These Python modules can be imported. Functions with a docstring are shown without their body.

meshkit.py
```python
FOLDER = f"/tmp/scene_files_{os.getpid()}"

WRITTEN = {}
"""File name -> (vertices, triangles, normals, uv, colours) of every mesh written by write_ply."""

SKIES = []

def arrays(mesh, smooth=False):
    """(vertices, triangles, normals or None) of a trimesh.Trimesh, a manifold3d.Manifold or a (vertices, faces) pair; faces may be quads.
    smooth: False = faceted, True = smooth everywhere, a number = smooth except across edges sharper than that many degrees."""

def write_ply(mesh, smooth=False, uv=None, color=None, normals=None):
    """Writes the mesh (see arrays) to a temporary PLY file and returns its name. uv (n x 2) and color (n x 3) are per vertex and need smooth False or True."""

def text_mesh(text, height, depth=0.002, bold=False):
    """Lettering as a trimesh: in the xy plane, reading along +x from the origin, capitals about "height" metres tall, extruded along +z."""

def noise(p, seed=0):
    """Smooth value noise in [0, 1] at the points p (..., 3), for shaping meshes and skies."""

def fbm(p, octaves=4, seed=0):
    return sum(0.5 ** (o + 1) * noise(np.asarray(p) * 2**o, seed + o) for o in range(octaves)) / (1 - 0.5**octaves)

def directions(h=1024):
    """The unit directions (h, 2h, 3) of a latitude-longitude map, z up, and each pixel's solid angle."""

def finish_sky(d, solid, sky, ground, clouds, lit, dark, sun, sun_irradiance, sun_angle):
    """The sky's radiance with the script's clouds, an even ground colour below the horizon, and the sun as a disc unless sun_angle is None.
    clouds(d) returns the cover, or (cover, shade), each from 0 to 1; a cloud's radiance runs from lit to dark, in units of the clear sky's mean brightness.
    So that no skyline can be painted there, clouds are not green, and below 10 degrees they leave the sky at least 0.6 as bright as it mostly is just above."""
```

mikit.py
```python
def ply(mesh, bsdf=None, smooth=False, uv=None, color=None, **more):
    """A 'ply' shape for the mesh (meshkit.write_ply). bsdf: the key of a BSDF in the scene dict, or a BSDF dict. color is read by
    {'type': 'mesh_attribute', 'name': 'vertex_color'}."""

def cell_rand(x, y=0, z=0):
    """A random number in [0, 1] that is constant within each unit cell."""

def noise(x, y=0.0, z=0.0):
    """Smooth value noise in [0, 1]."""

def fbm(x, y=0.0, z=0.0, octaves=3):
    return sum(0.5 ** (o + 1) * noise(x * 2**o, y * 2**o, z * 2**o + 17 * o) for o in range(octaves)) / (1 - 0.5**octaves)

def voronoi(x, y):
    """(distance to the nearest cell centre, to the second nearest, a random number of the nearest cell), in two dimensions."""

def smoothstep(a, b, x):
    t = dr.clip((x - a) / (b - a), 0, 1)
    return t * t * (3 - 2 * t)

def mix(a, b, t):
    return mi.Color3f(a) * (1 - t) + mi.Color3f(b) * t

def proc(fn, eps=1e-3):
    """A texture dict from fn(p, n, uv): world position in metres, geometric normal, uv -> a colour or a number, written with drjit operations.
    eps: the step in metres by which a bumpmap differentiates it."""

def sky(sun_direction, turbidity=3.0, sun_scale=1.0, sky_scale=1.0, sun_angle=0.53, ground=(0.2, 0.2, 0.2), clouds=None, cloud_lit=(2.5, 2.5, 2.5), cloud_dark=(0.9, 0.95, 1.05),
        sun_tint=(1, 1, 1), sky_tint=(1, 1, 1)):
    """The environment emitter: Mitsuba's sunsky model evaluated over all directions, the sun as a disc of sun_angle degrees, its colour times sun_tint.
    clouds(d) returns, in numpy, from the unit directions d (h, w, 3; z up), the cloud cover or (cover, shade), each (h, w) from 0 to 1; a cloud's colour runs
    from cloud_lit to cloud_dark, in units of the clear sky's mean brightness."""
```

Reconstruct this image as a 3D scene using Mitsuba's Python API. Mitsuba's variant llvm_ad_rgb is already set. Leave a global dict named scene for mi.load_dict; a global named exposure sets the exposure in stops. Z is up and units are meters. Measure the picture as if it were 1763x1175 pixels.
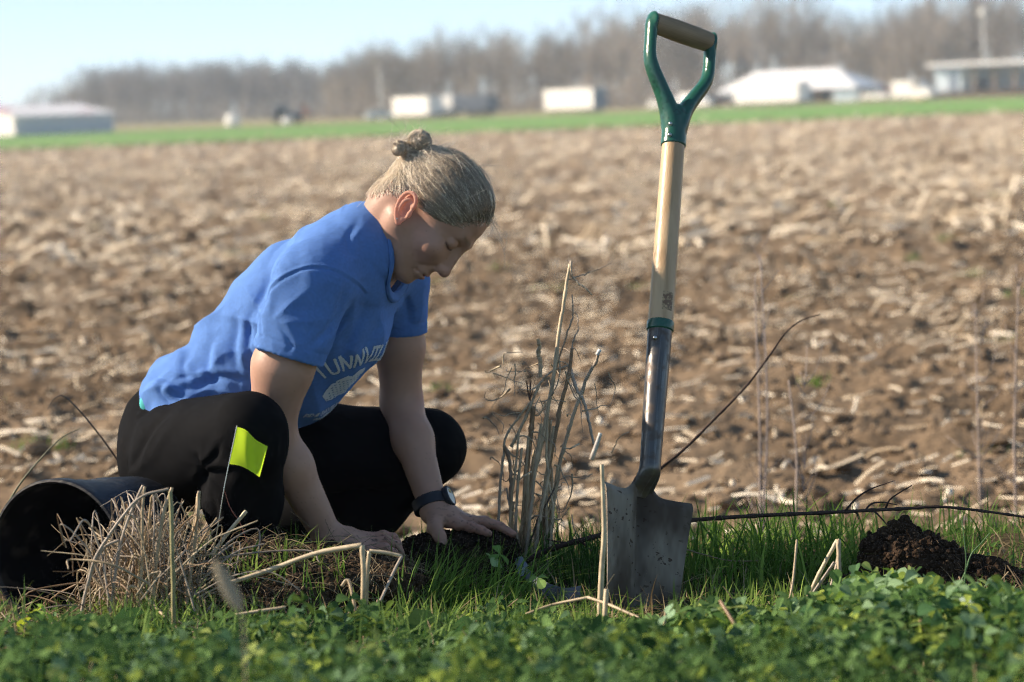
import math, random
import numpy as np
import trimesh
import mitsuba as mi
import drjit as dr
import mikit, meshkit
from mikit import noise, fbm, mix, smoothstep, voronoi, cell_rand, proc

T = mi.ScalarTransform4f
scene, labels = {}, {}
rng = np.random.default_rng(7)
random.seed(7)
exposure = 2.5

# ------------------------------------------------------------------ camera
# a 100 mm lens close to the ground, tipped a little down and rolled 2 degrees
IMW, IMH, FOC = 1763.0, 1175.0, 5000.0
PITCH, ROLL = math.atan((587.5 - 181.0) / FOC), math.radians(2.2)
CAM = np.array([0.0, 0.0, 0.89])
FWD = np.array([0.0, math.cos(PITCH), -math.sin(PITCH)])
_u0 = np.array([0.0, math.sin(PITCH), math.cos(PITCH)])
RGT = np.array([1.0, 0, 0]) * math.cos(ROLL) - _u0 * math.sin(ROLL)
UPV = _u0 * math.cos(ROLL) + np.array([1.0, 0, 0]) * math.sin(ROLL)
scene['camera'] = {
    'type': 'thinlens',
    'to_world': T().look_at(origin=CAM.tolist(), target=(CAM + FWD).tolist(), up=UPV.tolist()),
    'fov': math.degrees(2 * math.atan(IMW / 2 / FOC)), 'fov_axis': 'x',
    'aperture_radius': 0.0098, 'focus_distance': 5.13,
    'near_clip': 0.05, 'far_clip': 5000.0}

# ------------------------------------------------------------------ daylight: low spring sun from the left, thin high haze
SUN = np.array([-0.84, 0.06, 0.52])
scene['sky_light'] = mikit.sky(SUN.tolist(), turbidity=3.0, sun_scale=1.0, sky_scale=0.62, sun_tint=(0.95, 1.0, 1.16), ground=(0.16, 0.13, 0.10),
                               clouds=lambda d: 0.04 + 0.80 * np.exp(-np.maximum(d[..., 2], 0) / 0.065), cloud_lit=(4.1, 5.8, 7.7))


def P(px, py, d):
    """World point that lies d metres in front of the camera at a photo position (used to survey where things stand)."""
    return CAM + d * (FWD + (px - IMW / 2) / FOC * RGT - (py - IMH / 2) / FOC * UPV)


def PP(rows):
    return np.array([P(*r) for r in rows])


# ------------------------------------------------------------------ helpers
def obj(key, mesh, bsdf, parent=None, smooth=True, color=None, uv=None, **more):
    full = key if parent is None else parent + '__' + key
    k, n = full, 0
    while k in scene or k in labels:
        n += 1
        k = f'{full}_{n:03d}'
    if bsdf in PLAIN:                       # plain coloured materials share a few BSDFs; the colour sits on the vertices
        bsdf, c = PLAIN[bsdf]
        v_, f_ = np.asarray(mesh[0], float), np.asarray(mesh[1], int)
        if not isinstance(smooth, bool):
            tm_ = trimesh.graph.smooth_shade(trimesh.Trimesh(v_, f_, process=False), angle=np.radians(smooth), facet_minarea=None)
            v_, f_, smooth = np.array(tm_.vertices), np.array(tm_.faces), True
        mesh, color = (v_, f_), np.tile(c, (len(v_), 1))
    scene[k] = mikit.ply(mesh, bsdf, smooth=smooth, color=color, uv=uv, **more)
    return k


PLAIN = {}


def thing(name, label, cat, group=None):
    k, n = name, 0
    while k in labels or k in scene:
        n += 1
        k = f'{name}_{n:03d}'
    labels[k] = {'label': label, 'category': cat}
    if group:
        labels[k]['group'] = group
    return k


def tag(k, label, cat=None, group=None, kind=None):
    labels[k] = {a: b for a, b in (('label', label), ('category', cat), ('group', group), ('kind', kind)) if b}
    return k


def unit(v):
    v = np.asarray(v, float)
    return v / (np.linalg.norm(v, axis=-1, keepdims=True) + 1e-12)


def spline(pts, n):
    """Catmull-Rom through the rows of pts (any width), n samples."""
    p = np.asarray(pts, float)
    p = np.vstack([2 * p[0] - p[1], p, 2 * p[-1] - p[-2]])
    m = len(p) - 3
    t = np.linspace(0, m - 1e-9, n)
    i = t.astype(int)
    t = (t - i)[:, None]
    a, b, c, d = p[i], p[i + 1], p[i + 2], p[i + 3]
    return 0.5 * (2 * b + (c - a) * t + (2 * a - 5 * b + 4 * c - d) * t**2 + (3 * b - a - 3 * c + d) * t**3)


def tube(pts, rad, sides=6, cap=True, flat=1.0, ref=(0.13, 0.31, 0.94)):
    """(v, f) of a tube along pts with a radius per point; flat squashes one axis."""
    p = np.asarray(pts, float)
    n = len(p)
    r = np.broadcast_to(np.asarray(rad, float), (n,))
    t = np.gradient(p, axis=0)
    t = unit(t)
    u = np.zeros_like(p)
    a = np.cross(t[0], ref)
    a = a / (np.linalg.norm(a) + 1e-12)
    for i in range(n):
        a = a - t[i] * (a @ t[i])
        a = a / (np.linalg.norm(a) + 1e-12)
        u[i] = a
    w = np.cross(t, u)
    th = np.arange(sides) * 2 * np.pi / sides
    v = p[:, None] + r[:, None, None] * (np.cos(th)[None, :, None] * u[:, None] + flat * np.sin(th)[None, :, None] * w[:, None])
    v = v.reshape(-1, 3)
    i = np.arange(n - 1)[:, None] * sides
    j = np.arange(sides)
    j2 = (j + 1) % sides
    q = np.stack([i + j, i + j2, i + sides + j2, i + sides + j], -1).reshape(-1, 4)
    f = np.vstack([q[:, [0, 1, 2]], q[:, [0, 2, 3]]])
    if cap:
        v = np.vstack([v, p[0], p[-1]])
        c0, c1 = len(v) - 2, len(v) - 1
        b = (n - 1) * sides
        f = np.vstack([f, np.stack([j2, j, 0 * j + c0], 1), np.stack([b + j, b + j2, 0 * j + c1], 1)])
    return v, f


def join(parts):
    """Concatenate (v, f) or (v, f, colour) tuples."""
    vs, fs, cs, o = [], [], [], 0
    for q in parts:
        vs.append(q[0])
        fs.append(np.asarray(q[1]) + o)
        if len(q) > 2:
            cs.append(np.broadcast_to(q[2], (len(q[0]), 3)))
        o += len(q[0])
    return (np.vstack(vs), np.vstack(fs)) + ((np.vstack(cs),) if cs else ())


def box(size, center=(0, 0, 0), R=None, bevel=0.0):
    if bevel > 0:
        import manifold3d as m3
        s = np.array(size) / 2 - bevel
        cs = [m3.Manifold.sphere(bevel, 12).translate([a * s[0], b * s[1], c * s[2]]) for a in (-1, 1) for b in (-1, 1) for c in (-1, 1)]
        m = m3.Manifold.batch_hull(cs).to_mesh()
        v, f = np.array(m.vert_properties[:, :3], float), np.array(m.tri_verts)
    else:
        b = trimesh.creation.box(size)
        v, f = np.array(b.vertices), np.array(b.faces)
    if R is not None:
        v = v @ np.asarray(R).T
    return v + np.asarray(center), f


def lathe(profile, sides, origin, axis, ref=(0, 0, 1)):
    """Revolve (radius, height) rows about axis through origin."""
    axis = unit(axis)
    a = np.cross(ref, axis)
    if np.linalg.norm(a) < 1e-3:
        a = np.cross((1, 0, 0), axis)
    a = unit(a)
    b = np.cross(axis, a)
    th = np.arange(sides) * 2 * np.pi / sides
    pr = np.asarray(profile, float)
    v = np.asarray(origin) + pr[:, None, 1:2] * axis + pr[:, None, 0:1] * (np.cos(th)[None, :, None] * a + np.sin(th)[None, :, None] * b)
    n = len(pr)
    i = np.arange(n - 1)[:, None] * sides
    j = np.arange(sides)
    j2 = (j + 1) % sides
    q = np.stack([i + j, i + j2, i + sides + j2, i + sides + j], -1).reshape(-1, 4)
    return v.reshape(-1, 3), np.vstack([q[:, [0, 1, 2]], q[:, [0, 2, 3]]])


# ---- signed-distance modelling for organic shapes: primitives are (op, k, kind, params)
def _prim(kind, q, p):
    if kind == 'cap':                       # tapered capsule: a, b, ra, rb
        a, b, ra, rb = q
        ab = b - a
        t = np.clip((p - a) @ ab / (ab @ ab + 1e-12), 0, 1)
        return np.linalg.norm(p - a - t[:, None] * ab, axis=1) - (ra + (rb - ra) * t)
    if kind == 'ecap':                      # tapered capsule squashed by s along n
        a, b, ra, rb, n, s = q
        sh = (1 / s - 1)
        pa = p - a
        pa = pa + (pa @ n)[:, None] * sh * n
        ab = b - a
        ab = ab + (ab @ n) * sh * n
        t = np.clip(pa @ ab / (ab @ ab + 1e-12), 0, 1)
        return (np.linalg.norm(pa - t[:, None] * ab, axis=1) - (ra + (rb - ra) * t)) * min(1, (1 + s) / 2)
    if kind == 'ell':                       # ellipsoid: centre, R (rows = axes), radii
        c, R, r = q
        l = (p - c) @ R.T
        k0 = np.linalg.norm(l / r, axis=1)
        k1 = np.linalg.norm(l / (r * r), axis=1)
        return k0 * (k0 - 1) / (k1 + 1e-9)
    if kind == 'half':                      # half space: point, outward normal
        c, n = q
        return (p - c) @ n
    raise ValueError(kind)


def _bound(kind, q):
    if kind == 'cap':
        return (q[0] + q[1]) / 2, np.linalg.norm(q[1] - q[0]) / 2 + max(q[2], q[3])
    if kind == 'ecap':
        return (q[0] + q[1]) / 2, np.linalg.norm(q[1] - q[0]) / 2 + max(q[2], q[3]) * max(1, q[5])
    if kind == 'ell':
        return q[0], max(q[2])
    return np.zeros(3), 1e9


def sdf(prims, p):
    d = np.full(len(p), 1.0)
    for op, k, kind, q in prims:
        e = _prim(kind, q, p)
        if op == 'u':
            if k > 0:
                h = np.clip(0.5 + 0.5 * (e - d) / k, 0, 1)
                d = e + (d - e) * h - k * h * (1 - h)
            else:
                d = np.minimum(d, e)
        elif op == 's':
            if k > 0:
                h = np.clip(0.5 - 0.5 * (d + e) / k, 0, 1)
                d = d + (-e - d) * h + k * h * (1 - h)
            else:
                d = np.maximum(d, -e)
        else:
            d = np.maximum(d, e)
    return d


def sdf_mesh(prims, h, pad=0.02, B=14, lo=None, hi=None, warp=None):
    """Naive surface nets of the prims on a grid of step h."""
    bs = [_bound(k, q) for o, _, k, q in prims if o == 'u']
    lo = np.min([c - r for c, r in bs], axis=0) - pad if lo is None else np.asarray(lo)
    hi = np.max([c + r for c, r in bs], axis=0) + pad if hi is None else np.asarray(hi)
    nb = np.ceil((hi - lo) / (h * B)).astype(int)
    n = nb * B
    D = np.full(n, 1.0, np.float32)
    half = h * B / 2
    diag = half * math.sqrt(3)
    allb = [_bound(k, q) for _, _, k, q in prims]
    bc = np.array([b[0] for b in allb])
    br = np.array([b[1] for b in allb])
    off = np.stack(np.meshgrid(*[np.arange(B) * h] * 3, indexing='ij'), -1).reshape(-1, 3)
    idx = np.stack(np.meshgrid(*[np.arange(x) for x in nb], indexing='ij'), -1).reshape(-1, 3)
    ctr = lo + (idx * B + (B - 1) / 2) * h
    dc = sdf(prims, ctr)
    for ix, c, d0 in zip(idx, ctr, dc):
        sl = tuple(slice(a * B, a * B + B) for a in ix)
        if abs(d0) > diag * 1.6 + 0.02:
            D[sl] = d0
            continue
        near = np.linalg.norm(bc - c, axis=1) - br < diag + 0.05
        sub = [q for q, m in zip(prims, near) if m]
        D[sl] = sdf(sub, off + (lo + ix * B * h)).reshape(B, B, B)
    return nets(D, lo, h)


def nets(D, lo, h):
    S = D < 0
    n = D.shape
    a = [slice(0, -1), slice(1, None)]
    any_, all_ = np.zeros(tuple(x - 1 for x in n), bool), np.ones(tuple(x - 1 for x in n), bool)
    for i, j, k in np.ndindex(2, 2, 2):
        s = S[a[i], a[j], a[k]]
        any_ |= s
        all_ &= s
    cells = np.argwhere(any_ & ~all_)
    ids = np.full(any_.shape, -1, np.int64)
    ids[tuple(cells.T)] = np.arange(len(cells))
    tot, cnt = np.zeros((len(cells), 3)), np.zeros(len(cells))
    cor = np.array(list(np.ndindex(2, 2, 2)))
    val = [D[tuple((cells + c).T)] for c in cor]
    for i in range(8):
        for j in range(i + 1, 8):
            if np.abs(cor[i] - cor[j]).sum() != 1:
                continue
            m = (val[i] < 0) != (val[j] < 0)
            t = np.where(m, val[i] / np.where(m, val[i] - val[j], 1), 0)
            tot += np.where(m[:, None], cor[i] + t[:, None] * (cor[j] - cor[i]), 0)
            cnt += m
    v = lo + (cells + tot / cnt[:, None]) * h
    faces = []
    for ax in range(3):
        o = [slice(1, -1)] * 3
        o[ax] = slice(0, -1)
        s0 = S[tuple(o)]
        o2 = list(o)
        o2[ax] = slice(1, None)
        s1 = S[tuple(o2)]
        b, c = (ax + 1) % 3, (ax + 2) % 3
        e = np.argwhere(s0 != s1)
        fl = s0[tuple(e.T)]
        base = e.copy()
        base[:, b] += 1
        base[:, c] += 1
        q = []
        for db, dc_ in ((0, 0), (1, 0), (1, 1), (0, 1)):
            x = base.copy()
            x[:, b] -= db
            x[:, c] -= dc_
            q.append(ids[tuple(x.T)])
        q = np.stack(q, 1)
        q[~fl] = q[~fl][:, ::-1]
        faces.append(q)
    q = np.vstack(faces)
    q = q[(q >= 0).all(1)]
    return v, np.vstack([q[:, [0, 1, 2]], q[:, [0, 2, 3]]])


def vnormals(v, f):
    n = np.zeros_like(v)
    c = np.cross(v[f[:, 1]] - v[f[:, 0]], v[f[:, 2]] - v[f[:, 0]])
    for k in range(3):
        np.add.at(n, f[:, k], c)
    return unit(n)


def relax(v, f, it=2, lam=0.5):
    """Taubin smoothing."""
    import scipy.sparse as sp
    e = np.vstack([f[:, [0, 1]], f[:, [1, 2]], f[:, [2, 0]]])
    A = sp.coo_matrix((np.ones(len(e)), (e[:, 0], e[:, 1])), shape=(len(v), len(v))).tocsr()
    A = A + A.T
    A.data[:] = 1
    w = sp.diags(1 / np.maximum(np.asarray(A.sum(1)).ravel(), 1)) @ A
    for _ in range(it):
        v = v + lam * (w @ v - v)
        v = v - (lam + 0.03) * (w @ v - v)
    return v


def nz(p, s, seed=0, o=3):
    return meshkit.fbm(np.asarray(p) * s, o, seed) - 0.5


def U(k, kind, *q):
    return ('u', k, kind, q)


def SUB(k, kind, *q):
    return ('s', k, kind, q)


def vcol(name='vertex_color'):
    return {'type': 'mesh_attribute', 'name': name}


def mat(key, color, rough=0.6, **kw):
    if isinstance(color, (tuple, list)):
        PLAIN[key] = ('plain_metal' if kw.get('metallic') else 'plain_gloss' if rough < 0.35 else 'plain_satin' if rough < 0.65 else 'plain_matte', np.array(color, float))
        return key
    c = {'type': 'rgb', 'value': list(color)} if isinstance(color, (tuple, list)) else color
    scene[key] = {'type': 'twosided', 'b': {'type': 'principled', 'base_color': c, 'roughness': rough, **kw}}
    return key


def bumped(key, color, rough, fn, scale, eps=1e-3, **kw):
    c = {'type': 'rgb', 'value': list(color)} if isinstance(color, (tuple, list)) else color
    scene[key] = {'type': 'twosided', 'b': {'type': 'bumpmap', 'arbitrary': proc(fn, eps), 'scale': scale,
                                            'bsdf': {'type': 'principled', 'base_color': c, 'roughness': rough, **kw}}}
    return key


for _k, _r, _m in (('plain_metal', 0.28, 1.0), ('plain_gloss', 0.2, 0.0), ('plain_satin', 0.5, 0.0), ('plain_matte', 0.85, 0.0)):
    scene[_k] = {'type': 'twosided', 'b': {'type': 'principled', 'base_color': vcol(), 'roughness': _r, 'metallic': _m, 'specular': 0.5 if _r < 0.8 else 0.15}}
# ------------------------------------------------------------------ the setting: one ground sheet for bank and ploughed field, the wheat strip, the far verge
FZ = -0.45


def bank_z(x, y):
    """height of the grassy bank the camera stands on; it drops to the field behind the person"""
    z = 0.085 * np.clip(5.0 - y, -0.6, 3.0) * np.where(y < 5.0, 1.0, 0.0)
    z = z + 0.045 * smoothnp_(0.1, -0.8, x) * smoothnp_(6.2, 5.2, y)
    z = z + 0.020 * (meshkit.fbm(np.stack([x * 2.2, y * 2.2, 0 * x], -1), 3, 71) - 0.5) * smoothnp_(6.6, 5.6, y)
    t = smoothnp_(5.65, 7.4, y)
    return z * (1 - t) + FZ * t


def smoothnp_(a, b, x):
    t = np.clip((x - a) / (b - a), 0, 1)
    return t * t * (3 - 2 * t)


def field_bumps(x, y):
    far = smoothnp_(6.6, 8.0, y)
    p = np.stack([x, y, 0 * x], -1)
    d = np.maximum(y, 5)
    c = meshkit.fbm(p * 1.1, 2, 81) - 0.5
    m = meshkit.fbm(p * 4.2, 3, 82)
    s = meshkit.fbm(p * 13.0, 2, 83)
    z = 0.14 * c + 0.10 * (m**1.5 - 0.35) + 0.070 * (s - 0.5) * smoothnp_(40, 14, d)
    z = z + 0.05 * np.sin(y * 2 * np.pi / 0.76 + 2 * c) * smoothnp_(60, 25, d)
    return z * far * smoothnp_(170, 60, d) * 0.72


rows = np.concatenate([np.linspace(-3, 2.4, 20)[:-1], np.linspace(2.4, 7.5, 150)[:-1], 7.5 * np.exp(np.linspace(0, math.log(150 / 7.5), 760)), np.array([165, 190, 230, 300, 420, 620, 900, 1400, 2200])])
cu = np.concatenate([-np.array([40, 18, 8, 4, 2, 1.2, 0.8, 0.55, 0.42, 0.35]), np.linspace(-0.3, 0.3, 400), np.array([0.35, 0.42, 0.55, 0.8, 1.2, 2, 4, 8, 18, 40])])
Yg, Cg = np.meshgrid(rows, cu, indexing='ij')
Xg = Cg * np.maximum(Yg, 4.0)
Zg = np.where(Yg < 8.5, bank_z(Xg, np.minimum(Yg, 8.0)), FZ) + field_bumps(Xg, Yg)
gv = np.stack([Xg, Yg, Zg], -1).reshape(-1, 3)
nr_, nc_ = Yg.shape
ii = (np.arange(nr_ - 1)[:, None] * nc_ + np.arange(nc_ - 1)[None]).ravel()
gf = np.vstack([np.stack([ii, ii + 1, ii + nc_ + 1], 1), np.stack([ii, ii + nc_ + 1, ii + nc_], 1)])


def ground_z(x, y):
    x, y = np.asarray(x, float), np.asarray(y, float)
    return np.where(y < 8.5, bank_z(x, np.minimum(y, 8.0)), FZ) + field_bumps(x, y)


def ground_col(p, n, uv):
    far = smoothstep(6.0, 7.6, p.y)
    a = fbm(p.x * 0.9, p.y * 0.9, 0.0, 3)
    b = fbm(p.x * 9, p.y * 9, p.z * 9, 3)
    g = fbm(p.x * 0.12, p.y * 0.05, 5.0, 3)
    soil = mix([0.106, 0.075, 0.048], [0.268, 0.198, 0.132], dr.clip(0.15 + 0.55 * b + 0.9 * (a - 0.5) + 0.5 * (g - 0.5), 0, 1))
    # bleached straw dust gathers in bands further out
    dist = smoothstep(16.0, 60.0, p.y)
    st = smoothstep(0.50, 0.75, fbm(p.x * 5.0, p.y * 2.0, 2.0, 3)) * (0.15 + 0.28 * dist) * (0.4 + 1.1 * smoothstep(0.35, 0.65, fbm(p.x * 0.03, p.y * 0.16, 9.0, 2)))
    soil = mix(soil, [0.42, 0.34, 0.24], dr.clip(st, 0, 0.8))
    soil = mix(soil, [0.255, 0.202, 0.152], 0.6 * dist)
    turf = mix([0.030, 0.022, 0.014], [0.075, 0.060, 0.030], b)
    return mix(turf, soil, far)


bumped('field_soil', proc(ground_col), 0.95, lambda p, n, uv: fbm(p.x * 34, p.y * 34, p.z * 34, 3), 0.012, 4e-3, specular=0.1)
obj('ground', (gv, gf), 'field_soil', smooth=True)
tag('ground', 'brown ploughed field with corn stubble behind a grassy bank', kind='structure')


def wheat_col(p, n, uv):
    a = fbm(p.x * 0.06, p.y * 0.02, 0.0, 3)
    b = noise(p.x * 1.3, p.y * 0.3, 0.0)
    return mix([0.10, 0.21, 0.060], [0.19, 0.30, 0.115], dr.clip(a * 0.8 + b * 0.3, 0, 1))


def verge_col(p, n, uv):
    a = fbm(p.x * 0.05, p.y * 0.03, 0.0, 3)
    return mix([0.20, 0.20, 0.10], [0.33, 0.28, 0.17], a)


def sheet(y0, y1, z, n=60, m=8, amp=3.0, halfw=0.9, seed=0):
    """a field strip with a wandering edge, a few millimetres above the ground"""
    u = np.linspace(-1, 1, n)
    vv = []
    for k in np.linspace(0, 1, m):
        y = y0 + (y1 - y0) * k + (amp * (meshkit.fbm(np.stack([u * 9, 0 * u, 0 * u], -1), 3, seed) - 0.5) if k == 0 else 0)
        vv.append(np.stack([u * halfw * y1, y + 0 * u, z + 0 * u], -1))
    v = np.vstack(vv)
    i = (np.arange(m - 1)[:, None] * n + np.arange(n - 1)[None]).ravel()
    return v, np.vstack([np.stack([i, i + 1, i + n + 1], 1), np.stack([i, i + n + 1, i + n], 1)])


mat('wheat_green', proc(wheat_col), 0.9, specular=0.1)
mat('verge_grass', proc(verge_col), 0.95, specular=0.1)
obj('wheat_field', sheet(146, 330, FZ + 0.10, amp=10, seed=3), 'wheat_green', smooth=False)
tag('wheat_field', 'strip of short green winter wheat beyond the brown field', kind='structure')
obj('grassland', sheet(290, 900, FZ + 0.16, amp=30, seed=5), 'verge_grass', smooth=False)
tag('grassland', 'pale dry grass between the green strip and the woods', kind='structure')

# ------------------------------------------------------------------ clods and straw on the field (nobody could count them)
gr = np.random.default_rng(21)


def scatter_field(n, y0, y1, power=1.0, hw=0.215):
    """random field spots, denser nearby: density falls with distance to the given power"""
    u = gr.random(n)
    e = 2 - power
    y = (y0**e + u * (y1**e - y0**e)) ** (1 / e)
    x = gr.uniform(-1, 1, n) * hw * (y + 0.6)
    return x, y


ico = trimesh.creation.icosphere(1)
iv, if_ = np.array(ico.vertices), np.array(ico.faces)


def clods(n, y0, y1, s0, s1, power):
    x, y = scatter_field(n, y0, y1, power)
    s = s0 * (s1 / s0) ** (gr.random(n) ** 1.8)
    z = ground_z(x, y) + s * 0.25
    sc = gr.uniform(0.6, 1.3, (n, 1, 3)) * np.array([1.1, 1.1, 0.75])
    ph = gr.uniform(0, 50, (n, 1, 3))
    d = iv[None] * (1 + 0.75 * (meshkit.noise(iv[None] * 1.7 + ph, 3) - 0.5)[..., None])
    a = gr.uniform(0, 2 * np.pi, n)
    R = np.zeros((n, 3, 3))
    R[:, 0, 0], R[:, 0, 1], R[:, 1, 0], R[:, 1, 1], R[:, 2, 2] = np.cos(a), -np.sin(a), np.sin(a), np.cos(a), 1
    v = np.einsum('nij,nkj->nki', R, d * sc) * s[:, None, None] + np.stack([x, y, z], -1)[:, None]
    t = (gr.random(n) * 0.7 + 0.3 * meshkit.noise(np.stack([x, y, 0 * x], -1) * 0.8, 4))[:, None]
    c = np.array([0.106, 0.075, 0.048]) * (1 - t) + np.array([0.272, 0.202, 0.136]) * t
    f = (if_[None] + (np.arange(n) * len(iv))[:, None, None]).reshape(-1, 3)
    return v.reshape(-1, 3), f, np.repeat(c, len(iv), 0)


cl = join([clods(17000, 6.9, 30, 0.006, 0.042, 1.0), clods(4500, 20, 75, 0.025, 0.08, 1.0)])
obj('soil_clods', cl[:2], 'plain_matte', smooth=False, color=cl[2])
tag('soil_clods', 'loose brown soil clods strewn over the ploughed field', 'soil', kind='stuff')


def straws(n, y0, y1, l0, l1, w0, w1, power):
    x, y = scatter_field(int(n * 1.9), y0, y1, power)
    dn = meshkit.fbm(np.stack([x * 0.9, y * 0.45, 0 * x], -1), 3, 88)
    m = gr.random(len(x)) < 0.30 + 0.7 * smoothnp_(0.40, 0.62, dn)
    x, y = x[m], y[m]
    n = len(x)
    L = l0 * (l1 / l0) ** gr.random(n)
    W = w0 * (w1 / w0) ** gr.random(n)
    a = gr.uniform(0, 2 * np.pi, n)
    a = np.where(gr.random(n) < 0.35, gr.normal(0, 0.5, n), a)
    tilt = np.abs(gr.normal(0, 0.16, n)) * np.where(gr.random(n) < 0.12, 4, 1)
    d = np.stack([np.cos(a) * np.cos(tilt), np.sin(a) * np.cos(tilt), np.sin(tilt)], -1)
    side = np.stack([-np.sin(a), np.cos(a), 0 * a], -1)
    up = np.cross(d, side)
    k = 4
    t = np.linspace(-0.5, 0.5, k)
    bend = gr.normal(0, 0.10, n)
    c = np.stack([x, y, ground_z(x, y) + W * 0.5 + np.abs(np.sin(tilt)) * L * 0.45 + 0.010], -1)
    core = c[:, None] + t[None, :, None] * (L[:, None, None] * d[:, None]) + (bend[:, None] * L[:, None] * (0.25 - t[None] ** 2) * 2)[..., None] * up[:, None] + ((gr.normal(0, 0.12, n) * L)[:, None] * t[None] ** 2)[..., None] * side[:, None]
    # a curled, trough-shaped strip of husk or a split stalk
    prof = np.array([[-0.5, 0.0], [0.0, 0.32], [0.5, 0.0], [0.0, -0.10]])
    v = core[:, :, None] + W[:, None, None, None] * (prof[None, None, :, 0:1] * side[:, None, None] + prof[None, None, :, 1:2] * up[:, None, None])
    b = (np.arange(n) * k * 4)[:, None, None] + (np.arange(k - 1) * 4)[None, :, None]
    j = np.arange(4)
    j2 = (j + 1) % 4
    q = np.stack([b + j, b + j2, b + 4 + j2, b + 4 + j], -1).reshape(-1, 4)
    b0 = np.arange(n) * k * 4
    e1 = np.stack([b0 + 3, b0 + 2, b0 + 1, b0], 1)
    e2 = np.stack([b0, b0 + 1, b0 + 2, b0 + 3], 1) + (k - 1) * 4
    q = np.vstack([q, e1, e2])
    tt_ = gr.random(n)[:, None]
    col = np.array([0.42, 0.33, 0.22]) * (1 - tt_) + np.array([0.90, 0.81, 0.65]) * tt_
    return v.reshape(-1, 3), np.vstack([q[:, [0, 1, 2]], q[:, [0, 2, 3]]]), np.repeat(col, k * 4, 0)


sw_ = join([straws(2600, 7.6, 28, 0.05, 0.17, 0.011, 0.028, 1.0), straws(4400, 7.6, 28, 0.03, 0.09, 0.008, 0.020, 1.0), straws(4600, 24, 80, 0.10, 0.38, 0.03, 0.07, 1.0), straws(2200, 75, 148, 0.2, 0.6, 0.05, 0.10, 1.0)])
obj('straw_litter', sw_[:2], 'plain_matte', smooth=False, color=sw_[2])
tag('straw_litter', 'bleached corn stalk and husk litter lying over the ploughed field', 'straw', kind='stuff')


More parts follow.
